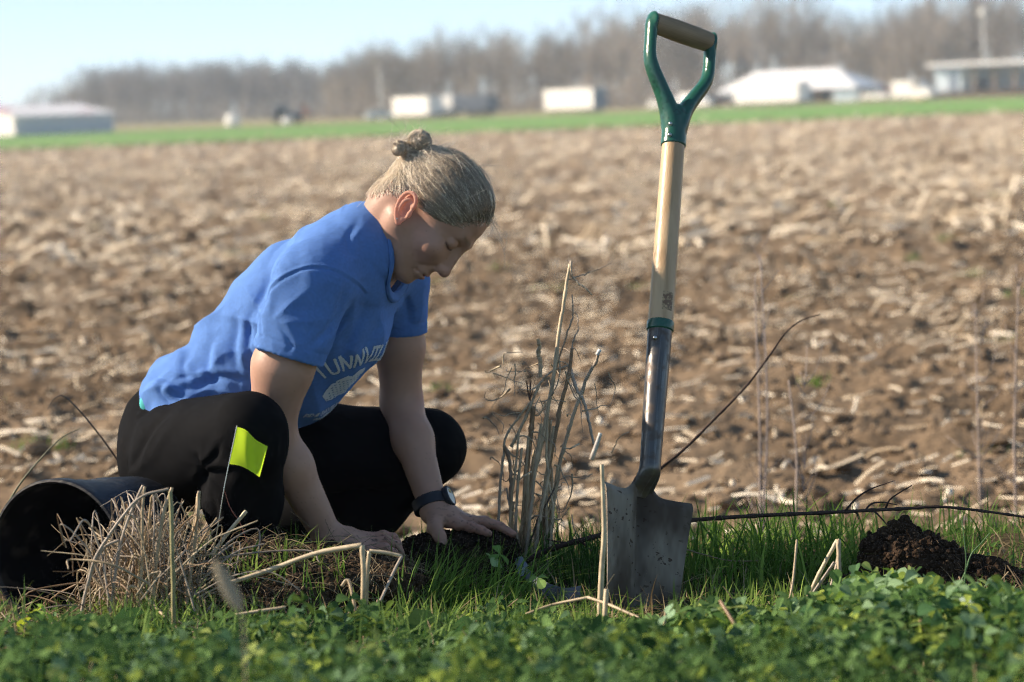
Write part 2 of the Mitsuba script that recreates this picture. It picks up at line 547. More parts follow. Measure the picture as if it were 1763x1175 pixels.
def grass_tufts(spots, nb, h0, h1, w, spread, seed, lean=0.35, cols=((0.035, 0.105, 0.012), (0.14, 0.30, 0.055)), dirn=None, seg=5):
    """blades as tapering folded strips; spots (n, 3)"""
    r = np.random.default_rng(seed)
    n = len(spots) * nb
    base = np.repeat(spots, nb, 0) + np.stack([r.normal(0, spread, n), r.normal(0, spread, n), np.zeros(n)], -1)
    h = r.uniform(h0, h1, n)
    a = r.uniform(0, 2 * np.pi, n)
    ln = np.abs(r.normal(0, lean, n)) + 0.05
    d = np.stack([np.cos(a), np.sin(a), 0 * a], -1)
    if dirn is not None:
        d = unit(d * 0.6 + np.asarray(dirn))
    side = np.cross(d, [0, 0, 1.0])
    tw = r.normal(0, 0.6, n)
    side = unit(side * np.cos(tw)[:, None] + d * np.sin(tw)[:, None])
    t = np.linspace(0, 1, seg)
    up = h[:, None] * (t[None] - 0.32 * np.minimum(ln, 1.4)[:, None] * t[None] ** 2)
    out = (h * ln)[:, None] * t[None] ** 1.9
    core = base[:, None] + out[..., None] * d[:, None] + up[..., None] * np.array([0, 0, 1.0])
    wd = (w * r.uniform(0.6, 1.3, n))[:, None] * (1 - t[None] ** 1.7) + 0.0002
    v = np.stack([core - wd[..., None] * side[:, None] / 2, core + wd[..., None] * side[:, None] / 2], 2)
    b = (np.arange(n) * seg * 2)[:, None] + (np.arange(seg - 1) * 2)[None]
    q = np.stack([b, b + 1, b + 3, b + 2], -1).reshape(-1, 4)
    k = r.random(n)[:, None]
    c = np.asarray(cols[0]) * (1 - k) + np.asarray(cols[1]) * k
    return v.reshape(-1, 3), np.vstack([q[:, [0, 1, 2]], q[:, [0, 2, 3]]]), np.repeat(c, seg * 2, 0)


scene['leaf_green'] = {'type': 'principledthin', 'base_color': vcol(), 'roughness': 0.36, 'diff_trans': 0.75}
# green weed seedlings here and there on the field
x, y = scatter_field(70, 7.5, 40, 0.8)
px_ = PP([(1460, 640, 11.5), (1570, 705, 10.5), (1070, 420, 24), (1745, 30, 30), (200, 640, 11.5), (100, 650, 11.2), (230, 630, 11.8), (1640, 880, 9)])
spots = np.stack([x, y, ground_z(x, y) - 0.01], -1)
spots = np.repeat(spots, 4, 0) + gr.normal(0, 0.06, (len(spots) * 4, 3)) * np.array([1, 0.6, 0])
fw = grass_tufts(spots, 12, 0.03, 0.09, 0.006, 0.03, 33, lean=0.8, cols=((0.08, 0.17, 0.03), (0.26, 0.42, 0.10)))
obj('weed_seedlings', fw[:2], 'leaf_green', smooth=False, color=fw[2])
tag('weed_seedlings', 'small green weed seedlings scattered on the brown soil', 'weeds', kind='stuff')
# ------------------------------------------------------------------ the kneeling person
person = thing('person', 'person with hair in a bun and blue t-shirt, crouching with both hands pressing the soil', 'person')

HS = 1.0
hf = unit(0.56 * RGT - 0.83 * UPV - 0.10 * FWD)
hu = unit(0.83 * RGT + 0.56 * UPV - 0.06 * FWD)
hu = unit(hu - hf * (hu @ hf))
hl = np.cross(hf, hu)                                   # her right side, towards the camera
HR = np.array([hf, hl, hu])
HO = P(740, 358, 5.24)


def hp(f, l, u):
    return HO + HS * (f * hf + l * hl + u * hu)


def both(fn):
    return [q for s in (-1, 1) for q in fn(s)]


E3 = np.eye(3)
head = [
    U(0, 'ell', hp(0.006, 0, 0.029), HR, np.array([0.083, 0.072, 0.076])),
    U(0.03, 'ell', hp(0.038, 0, 0.033), HR, np.array([0.050, 0.058, 0.058])),
    U(0.03, 'ell', hp(-0.042, 0, -0.038), HR, np.array([0.040, 0.053, 0.058])),
    U(0.03, 'ell', hp(0.040, 0, -0.045), HR, np.array([0.050, 0.053, 0.066])),
    *both(lambda s: [U(0.03, 'cap', hp(0.004, s * 0.052, -0.058), hp(0.062, s * 0.018, -0.101), 0.018, 0.014)]),
    U(0.015, 'ell', hp(0.077, 0, -0.104), HR, np.array([0.016, 0.020, 0.013])),
    *both(lambda s: [U(0.025, 'ell', hp(0.064, s * 0.042, -0.034), HR, np.array([0.022, 0.021, 0.018]))]),
    *both(lambda s: [U(0.014, 'cap', hp(0.080, s * 0.036, 0.021), hp(0.092, s * 0.012, 0.016), 0.008, 0.010)]),
    *both(lambda s: [SUB(0.016, 'ell', hp(0.100, s * 0.031, -0.001), HR, np.array([0.016, 0.017, 0.012]))]),
    *both(lambda s: [U(0.004, 'ell', hp(0.0765, s * 0.031, -0.001), HR, np.array([0.0140, 0.0175, 0.0120]))]),
    U(0.02, 'ell', hp(0.070, 0, -0.045), HR, np.array([0.028, 0.036, 0.036])),
    U(0.010, 'cap', hp(0.086, 0, -0.006), hp(0.094, 0, -0.042), 0.0095, 0.0130),
    U(0.012, 'cap', hp(0.092, 0, 0.006), hp(0.1085, 0, -0.036), 0.0075, 0.0090),
    U(0.008, 'ell', hp(0.1120, 0, -0.044), HR, np.array([0.0095, 0.0110, 0.0090])),
    *both(lambda s: [U(0.007, 'ell', hp(0.099, s * 0.0125, -0.047), HR, np.array([0.012, 0.0065, 0.0075])),
                     SUB(0.003, 'ell', hp(0.103, s * 0.0065, -0.0565), HR, np.array([0.005, 0.0028, 0.004]))]),
    U(0.012, 'ell', hp(0.084, 0, -0.073), HR, np.array([0.013, 0.026, 0.020])),
    U(0.005, 'ell', hp(0.0945, 0, -0.0715), HR, np.array([0.0075, 0.021, 0.0045])),
    U(0.005, 'ell', hp(0.0930, 0, -0.0815), HR, np.array([0.0080, 0.018, 0.0050])),
    SUB(0.003, 'ell', hp(0.0985, 0, -0.0768), HR, np.array([0.0085, 0.021, 0.0010])),
    *both(lambda s: [SUB(0.006, 'cap', hp(0.085, s * 0.0235, -0.0790), hp(0.080, s * 0.027, -0.0795), 0.0013, 0.001)]),
    *both(lambda s: [SUB(0.010, 'cap', hp(0.097, s * 0.022, -0.051), hp(0.082, s * 0.036, -0.072), 0.0012, 0.001)]),
]
LIPS = [(hp(0.0970, 0, -0.0715), 0.0165), (hp(0.0960, 0, -0.0820), 0.015)]

# joints (near side = her right)
shN, elN, wrN = P(538, 487, 5.11), P(466, 738, 5.14), P(563, 922, 5.20)
mdN = P(487, 632, 5.11)
shF, elF, wrF = P(684, 500, 5.46), P(691, 692, 5.52), P(748, 880, 5.42)
nkT, nkB = hp(-0.030, 0, -0.040), P(622, 452, 5.28)

LAT = unit(-math.sin(0.30) * np.array([1, 0, 0]) - math.cos(0.30) * np.array([0, 1, 0]))      # her right


def chain(pts, rad, k):
    return [U(k, 'cap', pts[i], pts[i + 1], rad[i], rad[i + 1]) for i in range(len(pts) - 1)]


arms = [
    U(0.03, 'cap', nkT, nkB, 0.053, 0.060),
    *both(lambda s: [U(0.02, 'cap', hp(-0.012, s * 0.055, -0.055), nkB + 0.05 * hf + s * 0.022 * LAT - 0.02 * hu, 0.012, 0.010)]),
    U(0.03, 'cap', nkB, P(560, 520, 5.29), 0.06, 0.08),
    U(0.03, 'cap', P(560, 520, 5.29), P(400, 660, 5.38), 0.085, 0.085),
    U(0.03, 'cap', nkB, shN, 0.045, 0.045), U(0.03, 'cap', nkB, shF, 0.045, 0.045),
    # near arm
    U(0.03, 'cap', shN, mdN, 0.050, 0.0525), U(0.02, 'cap', mdN, elN, 0.0525, 0.0400),
    U(0.02, 'cap', elN, elN * 0.65 + wrN * 0.35, 0.0400, 0.0385), U(0.02, 'cap', elN * 0.65 + wrN * 0.35, wrN, 0.0385, 0.0265),
    # far arm
    U(0.03, 'cap', shF, elF * 0.5 + shF * 0.5, 0.046, 0.0455), U(0.02, 'cap', elF * 0.5 + shF * 0.5, elF, 0.0455, 0.0375),
    U(0.02, 'cap', elF, elF * 0.65 + wrF * 0.35, 0.0370, 0.0370), U(0.02, 'cap', elF * 0.65 + wrF * 0.35, wrF, 0.0370, 0.0255),
]

FR = [0.0100, 0.0092, 0.0086, 0.0072]
fgF = [PP(r) for r in (
    [(789, 903, 5.385), (812, 908, 5.375), (828, 913, 5.368), (841, 919, 5.362)],
    [(800, 897, 5.405), (836, 899, 5.400), (861, 907, 5.395), (883, 920, 5.390)],
    [(802, 895, 5.425), (834, 898, 5.427), (856, 905, 5.427), (873, 914, 5.425)],
    [(796, 897, 5.445), (822, 902, 5.452), (840, 908, 5.455), (852, 915, 5.455)])]
thF = PP([(750, 890, 5.400), (749, 908, 5.375), (757, 924, 5.362), (763, 936, 5.356)])
handF = [U(0.012, 'cap', wrF, (wrF + fgF[k][0]) / 2, 0.021, 0.0165) for k in range(4)]
handF += [U(0.010, 'cap', (wrF + fgF[k][0]) / 2, fgF[k][0], 0.0165, 0.0120) for k in range(4)]
for k in range(4):
    handF += chain(fgF[k], [r * s for r, s in zip(FR, (1.06, 1.0, 1.0, 1.0))], 0.004)
    handF += [U(0.004, 'ell', fgF[k][1], E3, np.full(3, 0.0102 - 0.0004 * k))]
handF += chain(thF, [0.018, 0.0135, 0.0112, 0.0090], 0.008)
fgN = [PP(r) for r in (
    [(634, 927, 5.248), (660, 923, 5.252), (677, 926, 5.252), (686, 937, 5.252)],
    [(638, 934, 5.226), (666, 932, 5.226), (683, 940, 5.226), (690, 952, 5.226)],
    [(637, 943, 5.205), (662, 944, 5.205), (677, 953, 5.205), (684, 964, 5.205)],
    [(630, 951, 5.188), (650, 955, 5.185), (661, 964, 5.185), (666, 974, 5.185)])]
thN = PP([(590, 938, 5.240), (612, 950, 5.268), (634, 957, 5.280), (650, 962, 5.283)])
handN = [U(0.012, 'cap', wrN, (wrN + fgN[k][0]) / 2, 0.022, 0.0165) for k in range(4)]
handN += [U(0.010, 'cap', (wrN + fgN[k][0]) / 2, fgN[k][0], 0.0165, 0.0118) for k in range(4)]
handN += [U(0.012, 'cap', P(588, 938, 5.20), P(612, 970, 5.19), 0.019, 0.012)]
for k in range(4):
    handN += chain(fgN[k], [r * s for r, s in zip(FR, (1.06, 1.0, 1.0, 1.0))], 0.004)
    handN += [U(0.004, 'ell', fgN[k][1], E3, np.full(3, 0.0102 - 0.0004 * k))]
handN += chain(thN, [0.018, 0.0135, 0.0112, 0.0090], 0.008)

v, f = sdf_mesh(head + arms + handF + handN, 0.0024)
v = relax(v, f, 1)


def fall(p, c, r):
    return np.exp(-((p - c) ** 2).sum(1) / (r * r))


def skin_colour(p):
    c = np.tile(np.array([0.46, 0.268, 0.195]), (len(p), 1))
    m = nz(p, 38, 3, 3)[:, None] * np.array([0.10, 0.12, 0.12]) + nz(p, 300, 8, 2)[:, None] * np.array([0.05, 0.07, 0.07])
    c = c * (1 + 1.3 * m)
    red = 0.30 * fall(p, hp(0.115, 0, -0.045), 0.016) + 0.18 * fall(p, hp(0.068, 0.045, -0.045), 0.030) + 0.15 * fall(p, hp(0.068, -0.045, -0.045), 0.030)
    red += 0.40 * fall(p, P(733, 690, 5.50), 0.022) + 0.12 * fall(p, elN, 0.05)
    for g in fgF + fgN:
        for q in g:
            red += 0.26 * fall(p, q, 0.014)
    red = np.clip(red, 0, 0.6)[:, None]
    c = c * (1 - red * np.array([0.12, 0.50, 0.45]))
    l = np.clip(sum(fall(p, a, r * 0.62) for a, r in LIPS) * 1.5, 0, 1)[:, None] * (np.abs((p - HO) @ hl) < 0.03)[:, None]
    c = c * (1 - l) + l * np.array([0.42, 0.19, 0.165])
    q = (p - HO) / HS
    qf, ql, qu = q @ hf, np.abs(q @ hl), q @ hu
    # eyebrows and the dark lash line of the lowered lids
    br = np.exp(-((qu - 0.0235 - 0.06 * (ql - 0.02)) / 0.0033) ** 2) * smoothnp(0.010, 0.016, ql) * (1 - smoothnp(0.040, 0.050, ql)) * (qf > 0.05)
    c = c * (1 - 0.6 * br[:, None]) + 0.6 * br[:, None] * np.array([0.20, 0.13, 0.085])
    la = np.exp(-((qu + 0.0070 + 0.0045 * np.cos((ql - 0.031) / 0.013)) / 0.0017) ** 2) * smoothnp(0.0165, 0.020, ql) * (1 - smoothnp(0.047, 0.051, ql)) * (qf > 0.05)
    c = c * (1 - 0.9 * la[:, None]) + 0.9 * la[:, None] * np.array([0.035, 0.025, 0.02])
    # freckles and moles
    fr = (meshkit.noise(p * 420, 5) > 0.90) & (meshkit.noise(p * 40, 6) > 0.45)
    c = c * np.where(fr, 0.80, 1.0)[:, None]
    for mk in ((455, 655, 5.09), (468, 668, 5.085), (470, 630, 5.08), (513, 664, 5.10), (722, 740, 5.47)):
        c = c * (1 - 0.7 * fall(p, P(*mk), 0.0022))[:, None]
    # soil on hands
    for hand in (fgF, fgN):
        ctr = np.mean([g[1] for g in hand], axis=0)
        d = np.clip((nz(p, 190, 12, 2) - 0.10) * 7, 0, 1) * fall(p, ctr, 0.07)
        tips = np.clip(sum(fall(p, g[-1] + (g[-1] - g[-2]) * 0.3 + [0, 0, -0.008], 0.010) for g in hand), 0, 1)
        d = np.clip(d + 0.85 * tips, 0, 0.9)[:, None]
        c = c * (1 - d) + d * np.array([0.055, 0.037, 0.027])
    return np.clip(c, 0.01, 1)


def smoothnp(a, b, x):
    t = np.clip((x - a) / (b - a), 0, 1)
    return t * t * (3 - 2 * t)


scene['skin'] = {'type': 'twosided', 'b': {'type': 'bumpmap', 'arbitrary': proc(lambda p, n, uv: fbm(p.x * 700, p.y * 700, p.z * 700, 2), 4e-4), 'scale': 0.00025,
                 'bsdf': {'type': 'principled', 'base_color': vcol(), 'roughness': 0.48, 'specular': 0.42, 'sheen': 0.25}}}
obj('body', (v, f), 'skin', person, smooth=True, color=skin_colour(v))

# ear: a thin translucent shell, lit from behind
EC = hp(-0.006, 0.0785, -0.030)
eu = unit(0.42 * RGT + 0.90 * UPV)
ef = unit(RGT * 0.90 - UPV * 0.42)
eo = np.cross(ef, eu)
eo_t = unit(eo * 0.86 - ef * 0.51)                     # the ear stands off the head, open to the front
ef_t = unit(np.cross(eu, eo_t))
ER = np.array([ef_t, eo_t, eu])


def ep(a, o, u):
    return EC + a * ef_t + o * eo_t + u * eu


rim = [(0.006, 0.0, 0.004), (0.012, 0.004, 0.012), (0.012, 0.008, 0.022), (0.004, 0.010, 0.030), (-0.008, 0.011, 0.0285), (-0.0155, 0.0115, 0.018), (-0.0175, 0.0115, 0.004), (-0.0155, 0.0105, -0.010), (-0.011, 0.009, -0.020), (-0.005, 0.0065, -0.028)]
rimp = [ep(a, o + 0.001, u) for a, o, u in spline(rim, 20)]
anti = [ep(a, o, u) for a, o, u in spline([(-0.001, 0.0075, 0.019), (-0.008, 0.0095, 0.013), (-0.0105, 0.0095, 0.001), (-0.007, 0.0075, -0.012)], 8)]
ear = [U(0, 'ell', ep(-0.003, 0.003, 0.004), ER, np.array([0.0150, 0.0042, 0.0265]))]
ear += [U(0.004, 'ell', ep(-0.006, 0.0050, -0.022), ER, np.array([0.0085, 0.0040, 0.010]))]
ear += [U(0.003, 'cap', rimp[i], rimp[i + 1], 0.0030, 0.0030) for i in range(19)]
ear += [U(0.004, 'cap', anti[i], anti[i + 1], 0.0028, 0.0028) for i in range(7)]
ear += [SUB(0.004, 'ell', ep(0.000, 0.0090, -0.003), ER, np.array([0.0085, 0.0075, 0.0110]))]
ear += [U(0.003, 'ell', ep(0.0075, 0.0035, -0.006), ER, np.array([0.0045, 0.0042, 0.0065]))]
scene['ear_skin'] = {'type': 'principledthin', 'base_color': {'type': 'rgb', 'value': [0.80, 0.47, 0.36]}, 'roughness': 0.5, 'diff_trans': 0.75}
v, f = sdf_mesh(ear, 0.0011)
obj('ear', (v, f), 'ear_skin', person)
labels[person + '__ear'] = {'label': 'ear glowing orange with sunlight behind it'}
mat('silver', (0.75, 0.76, 0.78), 0.2, metallic=1.0)
sp_ = trimesh.creation.icosphere(2, 0.0024)
obj('earring', (np.array(sp_.vertices) + ep(-0.0075, 0.0102, -0.0225), np.array(sp_.faces)), 'silver', person)
labels[person + '__earring'] = {'label': 'small silver stud earring in the ear lobe'}

# ------------------------------------------------------------------ hair
from scipy.spatial import cKDTree
ICEN = hp(0.004, 0, 0.026)
_g = np.array(trimesh.creation.icosphere(5).vertices)
_lo, _hi = np.full(len(_g), 0.03), np.full(len(_g), 0.20)
for _ in range(14):                                     # radius of the head in every direction
    _m = (_lo + _hi) / 2
    _in = sdf(head, ICEN + (_g * _m[:, None]) @ HR) < 0
    _lo, _hi = np.where(_in, _m, _lo), np.where(_in, _hi, _m)
_tree = cKDTree(_g)


def scalp_r(d):
    sh = d.shape[:-1]
    dist, ix = _tree.query(d.reshape(-1, 3), k=4)
    w = 1 / (dist + 0.004)
    return ((_lo[ix] * w).sum(1) / w.sum(1)).reshape(sh)


def on_scalp(d, lift):
    return ICEN + (d * (scalp_r(d) + lift)[..., None]) @ HR


def hairline(d):
    """positive inside the hair: direction d in head axes (forward, right, up)"""
    f_, l_, u_ = d[..., 0], np.abs(d[..., 1]), d[..., 2]
    front = u_ - np.interp(l_, [0, 0.25, 0.52, 0.82, 0.90], [0.46, 0.42, 0.20, -0.20, -0.42])
    side = np.where(f_ < 0.22, u_ + 0.80 - smoothnp(-0.62, 0.0, f_) * 0.66, -9)
    return np.maximum(np.where(f_ > 0.05, front, -9), side)


def tubes(pts, rad, sides=3):
    """many thin tubes at once: pts (N, n, 3), rad (N, n)"""
    N, n = pts.shape[:2]
    t = unit(np.gradient(pts, axis=1))
    u = np.cross(t, [0.31, 0.22, 0.93])
    u = unit(u)
    w = np.cross(t, u)
    th = np.arange(sides) * 2 * np.pi / sides
    v_ = pts[:, :, None] + rad[:, :, None, None] * (np.cos(th)[:, None] * u[:, :, None] + np.sin(th)[:, None] * w[:, :, None])
    i_ = (np.arange(N)[:, None, None] * n + np.arange(n - 1)[None, :, None]) * sides
    j_ = np.arange(sides)
    k_ = (j_ + 1) % sides
    q = np.stack([i_ + j_, i_ + k_, i_ + sides + k_, i_ + sides + j_], -1).reshape(-1, 4)
    return v_.reshape(-1, 3), np.vstack([q[:, [0, 1, 2]], q[:, [0, 2, 3]]])


def percol(c, k):
    return np.repeat(c, k, axis=0)


bd = unit(((P(712, 268, 5.24) - ICEN) @ HR.T))           # direction of the bun
capm = trimesh.creation.icosphere(6)
cd = np.array(capm.vertices)
fk = np.array(capm.faces)
fk = fk[(hairline(cd) > 0)[fk].all(1)]
used, inv = np.unique(fk, return_inverse=True)
cd = cd[used]
fk = inv.reshape(-1, 3)
edge = np.clip(hairline(cd) * 3.0, 0, 1)
b1 = unit(np.cross(bd, [0.3, 0.1, 0.9]))
b2 = np.cross(bd, b1)


def comb(d):
    """a value that is constant along strands running to the bun"""
    w = d - bd * (d @ bd)[:, None]
    th = np.arctan2(w @ b2, w @ b1)
    return np.stack([np.cos(th) * 9, np.sin(th) * 9, 0.6 * (d @ bd)], 1)


st = nz(comb(cd), 4.0, 21, 4)
nap = smoothnp(0.05, 0.75, -cd[:, 0]) * smoothnp(0.10, 0.50, -cd[:, 2])
gath = smoothnp(0.80, 1.0, cd @ bd)
puff = np.exp(-((np.abs(cd[:, 1]) - 0.85) / 0.30) ** 2 - ((cd[:, 2] + 0.02) / 0.30) ** 2 - ((cd[:, 0] + 0.05) / 0.40) ** 2)
hv = on_scalp(cd, 0.009 * puff + -0.0045 + 0.0078 * edge**0.9 + 0.0035 * st + 0.001 * nap + 0.012 * gath)
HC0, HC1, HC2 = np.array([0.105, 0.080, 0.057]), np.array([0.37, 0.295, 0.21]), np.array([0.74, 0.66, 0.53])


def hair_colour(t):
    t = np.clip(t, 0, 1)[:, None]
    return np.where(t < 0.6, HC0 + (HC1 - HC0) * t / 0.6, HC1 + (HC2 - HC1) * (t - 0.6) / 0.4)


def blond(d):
    """lighter towards the nape and round the bun: back-lit highlights painted into the hair colour"""
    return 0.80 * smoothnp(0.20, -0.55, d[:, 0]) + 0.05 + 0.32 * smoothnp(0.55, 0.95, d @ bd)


scene['hair_strands'] = {'type': 'twosided', 'b': {'type': 'principled', 'base_color': vcol(), 'roughness': 0.30, 'specular': 0.75}}
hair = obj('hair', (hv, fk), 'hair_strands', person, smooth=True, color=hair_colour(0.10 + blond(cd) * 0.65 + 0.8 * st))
labels[hair] = {'label': 'dark blond hair pulled back to a bun'}
hr = np.random.default_rng(11)
dd = unit(hr.normal(size=(60000, 3)))
hv_ = hairline(dd)
dd = dd[(hv_ > -0.02) & (hr.random(len(dd)) < np.where(hv_ < 0.16, 1.0, 0.40)) & (dd @ bd < 0.97)][:9000]
N, steps = len(dd), 12
tt = np.linspace(0, 1, steps)
end = unit(bd + 0.16 * hr.normal(size=(N, 3)))
ang = np.arccos(np.clip((dd * end).sum(1), -0.999, 0.999))[:, None]
t = tt[None] * hr.uniform(0.45, 1.0, N)[:, None]
path = unit((np.sin((1 - t) * ang)[..., None] * dd[:, None] + np.sin(t * ang)[..., None] * end[:, None]) / np.maximum(np.sin(ang), 1e-3)[..., None])
messy = hr.random(N) < 0.09
npv = smoothnp(0.05, 0.75, -dd[:, 0]) * smoothnp(0.0, 0.5, -dd[:, 2])
lift = 0.0032 + 0.0028 * np.sin(np.pi * np.clip(t * 1.1, 0, 1)) + hr.uniform(0, 0.0022, N)[:, None] - 0.0050 * (1 - tt[None]) ** 3 * (npv < 0.3)[:, None]
lift = lift + np.where(messy, hr.uniform(0.003, 0.012, N), 0)[:, None] * tt[None] ** 1.5
lift = lift + 0.012 * smoothnp(0.80, 1.0, path @ bd)
lift = lift + 0.009 * np.exp(-((np.abs(path[..., 1]) - 0.85) / 0.30) ** 2 - ((path[..., 2] + 0.02) / 0.30) ** 2 - ((path[..., 0] + 0.05) / 0.40) ** 2)
lift = lift + (npv * hr.uniform(0, 1, N) ** 2 * 0.012)[:, None] * (1 - tt[None]) ** 1.3
pts = on_scalp(path, lift)
pts = pts + hr.normal(size=(N, 1, 3)) * 0.0012 * np.sin(tt[None] * hr.uniform(3, 9, N)[:, None])[..., None]
wd_ = np.where(messy, 0.00034, hr.uniform(0.00032, 0.00062, N))[:, None] * np.where(np.arange(steps) == steps - 1, 0.3, 1)[None]
q = tubes(pts, wd_)
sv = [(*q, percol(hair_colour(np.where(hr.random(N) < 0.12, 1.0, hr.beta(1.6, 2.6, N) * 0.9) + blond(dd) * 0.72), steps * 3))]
# flyaways that catch the light
d0 = unit(bd + 0.9 * hr.normal(size=(260, 3)))
d0 = d0[hairline(d0) > 0]
N = len(d0)
o_ = on_scalp(d0, np.full(N, 0.002))
nr = unit(o_ - ICEN)
tn = unit(np.cross(nr, hr.normal(size=(N, 3))))
t = np.linspace(0, 1, 9)[None, :, None]
pts = o_[:, None] + hr.uniform(0.012, 0.045, N)[:, None, None] * (nr[:, None] * (t * 0.6 - 0.25 * t**2) + tn[:, None] * t**1.4 + 0.15 * hr.normal(size=(N, 1, 3)) * t**2)
q = tubes(pts, np.full((N, 9), 0.00028))
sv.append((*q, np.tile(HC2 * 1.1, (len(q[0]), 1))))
for pl in ([(735, 262), (765, 247), (783, 240), (786, 230)], [(748, 266), (785, 263), (815, 265), (836, 253)], [(720, 262), (752, 256), (776, 247), (782, 236)],
           [(815, 290), (835, 284), (850, 288), (862, 292)], [(842, 372), (856, 398), (864, 420), (868, 450)], [(838, 368), (853, 384), (866, 402), (858, 420)],
           [(845, 345), (852, 365), (850, 385), (846, 400)], [(655, 330), (640, 345), (632, 358), (627, 366)], [(648, 320), (636, 336), (630, 350), (622, 358)],
           [(805, 278), (840, 300), (852, 330), (849, 356)]):
    for s in range(3):
        dep = 5.225 + hr.uniform(-0.01, 0.01)
        pts = spline(PP([(x + hr.normal() * 2.5 * k, y + hr.normal() * 2.5 * k, dep) for k, (x, y) in enumerate(pl)]), 16)
        q = tube(pts, 0.00032, 3, cap=False)
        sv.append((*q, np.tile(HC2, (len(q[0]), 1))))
sv = join(sv)
obj('strands', sv[:2], 'hair_strands', hair, color=sv[2])
# the bun: twisted coils
br_ = np.random.default_rng(5)
bv = []


def coil(c, ax, R, r, turns, ph):
    """a rope of strands wound round an axis"""
    a = unit(np.cross(ax, [0.2, 0.5, 0.8]))
    b = np.cross(ax, a)
    n = 44
    t = np.linspace(0, 1, n)
    th = ph + t * turns * 2 * np.pi
    rr = R * (1 - 0.45 * t) * (1 + 0.18 * np.sin(th * 1.7 + ph))
    core = c + rr[:, None] * (np.cos(th)[:, None] * a + np.sin(th)[:, None] * b) + (t[:, None] - 0.3) * ax * r * 2.1
    tg = unit(np.gradient(core, axis=0))
    n1 = unit(np.cross(tg, ax))
    n2 = np.cross(tg, n1)
    env = np.sin(np.pi * np.clip(t, 0.08, 0.92))**0.35
    q = tube(core, r * 0.90 * env, 10)
    bv.append((*q, np.tile(HC1 * 0.9, (len(q[0]), 1))))
    S = 130
    ph_ = br_.uniform(0, 2 * np.pi, S)[:, None] + (br_.uniform(1.2, 2.2, S) * turns)[:, None] * 2 * np.pi * t[None]
    ra = (r * br_.uniform(0.88, 1.05, S))[:, None] * env[None]
    pts = core[None] + ra[..., None] * (np.cos(ph_)[..., None] * n1[None] + np.sin(ph_)[..., None] * n2[None])
    q = tubes(pts[:, 4:40], np.full((S, 36), 0.00045))
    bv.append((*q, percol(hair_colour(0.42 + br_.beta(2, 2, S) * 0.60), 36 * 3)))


coil(P(721, 247, 5.235), unit(UPV * 0.55 + RGT * 0.15 - FWD * 0.8), 0.0135, 0.0135, 1.7, 0.4)
coil(P(690, 256, 5.215), unit(-RGT * 0.5 + UPV * 0.3 - FWD * 0.8), 0.0075, 0.0095, 1.6, 2.0)
coil(P(707, 265, 5.235), unit(UPV * 0.6 - RGT * 0.5 - FWD * 0.3), 0.0165, 0.0090, 1.3, 3.0)
S = 260
p0 = np.array([P(712 + br_.normal() * 14, 246 + br_.normal() * 9, 5.235 + br_.normal() * 0.012) for s in range(S)])
t = np.linspace(0, 1, 8)[None, :, None]
pts = p0[:, None] + br_.uniform(0.010, 0.034, S)[:, None, None] * (unit(br_.normal(size=(S, 3)))[:, None] * t + 0.5 * br_.normal(size=(S, 1, 3)) * t**2)
q = tubes(pts, np.full((S, 8), 0.0003))
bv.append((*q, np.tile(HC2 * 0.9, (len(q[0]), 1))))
bv = join(bv)
obj('bun', bv[:2], 'hair_strands', hair, color=bv[2])

# ------------------------------------------------------------------ t-shirt
SP = PP([(322, 705, 5.40), (360, 678, 5.40), (419, 654, 5.39), (481, 606, 5.36), (549, 529, 5.31), (590, 468, 5.29), (640, 428, 5.27)])
SW = np.array([0.165, 0.162, 0.156, 0.152, 0.156, 0.155, 0.095])
ST = np.array([0.094, 0.104, 0.125, 0.144, 0.142, 0.108, 0.078])


def loft(p, grow=0.0):
    best = np.full(len(p), 9.0)
    for i in range(len(SP) - 1):
        a, b = SP[i], SP[i + 1]
        ab = b - a
        t = np.clip((p - a) @ ab / (ab @ ab), 0, 1)
        S = unit(ab)
        L = unit(LAT - S * (LAT @ S))
        F_ = np.cross(L, S)
        r = p - a - t[:, None] * ab
        w = SW[i] + (SW[i + 1] - SW[i]) * t + grow
        th = ST[i] + (ST[i + 1] - ST[i]) * t + grow
        q = np.stack([r @ L, r @ F_, r @ S], 1)
        rad = np.stack([w, th, np.minimum(w, th) * 0.8], 1)
        k0 = np.linalg.norm(q / rad, axis=1)
        k1 = np.linalg.norm(q / rad**2, axis=1)
        best = np.minimum(best, np.where(k0 < 1e-6, -0.1, k0 * (k0 - 1) / (k1 + 1e-9)))
    return best


_old_prim, _old_bound = _prim, _bound


def _prim(kind, q, p):
    return loft(p, q[0]) if kind == 'loft' else _old_prim(kind, q, p)


def _bound(kind, q):
    return (np.mean(SP, axis=0), 0.48) if kind == 'loft' else _old_bound(kind, q)


cuN, cuF = P(496, 615, 5.10), P(693, 577, 5.485)       # sleeve ends
axN, axF = unit(0.8 * (P(487, 632, 5.11) - P(538, 487, 5.11)) / 0.15 + 0.25 * (-UPV)), unit(cuF - P(684, 470, 5.47))
axN = unit(-0.30 * RGT - 0.95 * UPV + 0.02 * FWD)
colA = unit(P(737, 426, 5.262) - P(639, 446, 5.280))     # the way the neck opening faces
colC = P(637, 446, 5.280)
_p2, _b2 = _prim, _bound


def _prim(kind, q, p):
    if kind == 'sleeve':                    # tapered capsule cut square at its far end
        a, b, ra, rb, n = q
        return np.maximum(_p2('cap', (a, b, ra, rb), p), (p - b) @ n)
    return _p2(kind, q, p)


def _bound(kind, q):
    return _b2('cap', q[:4]) if kind == 'sleeve' else _b2(kind, q)


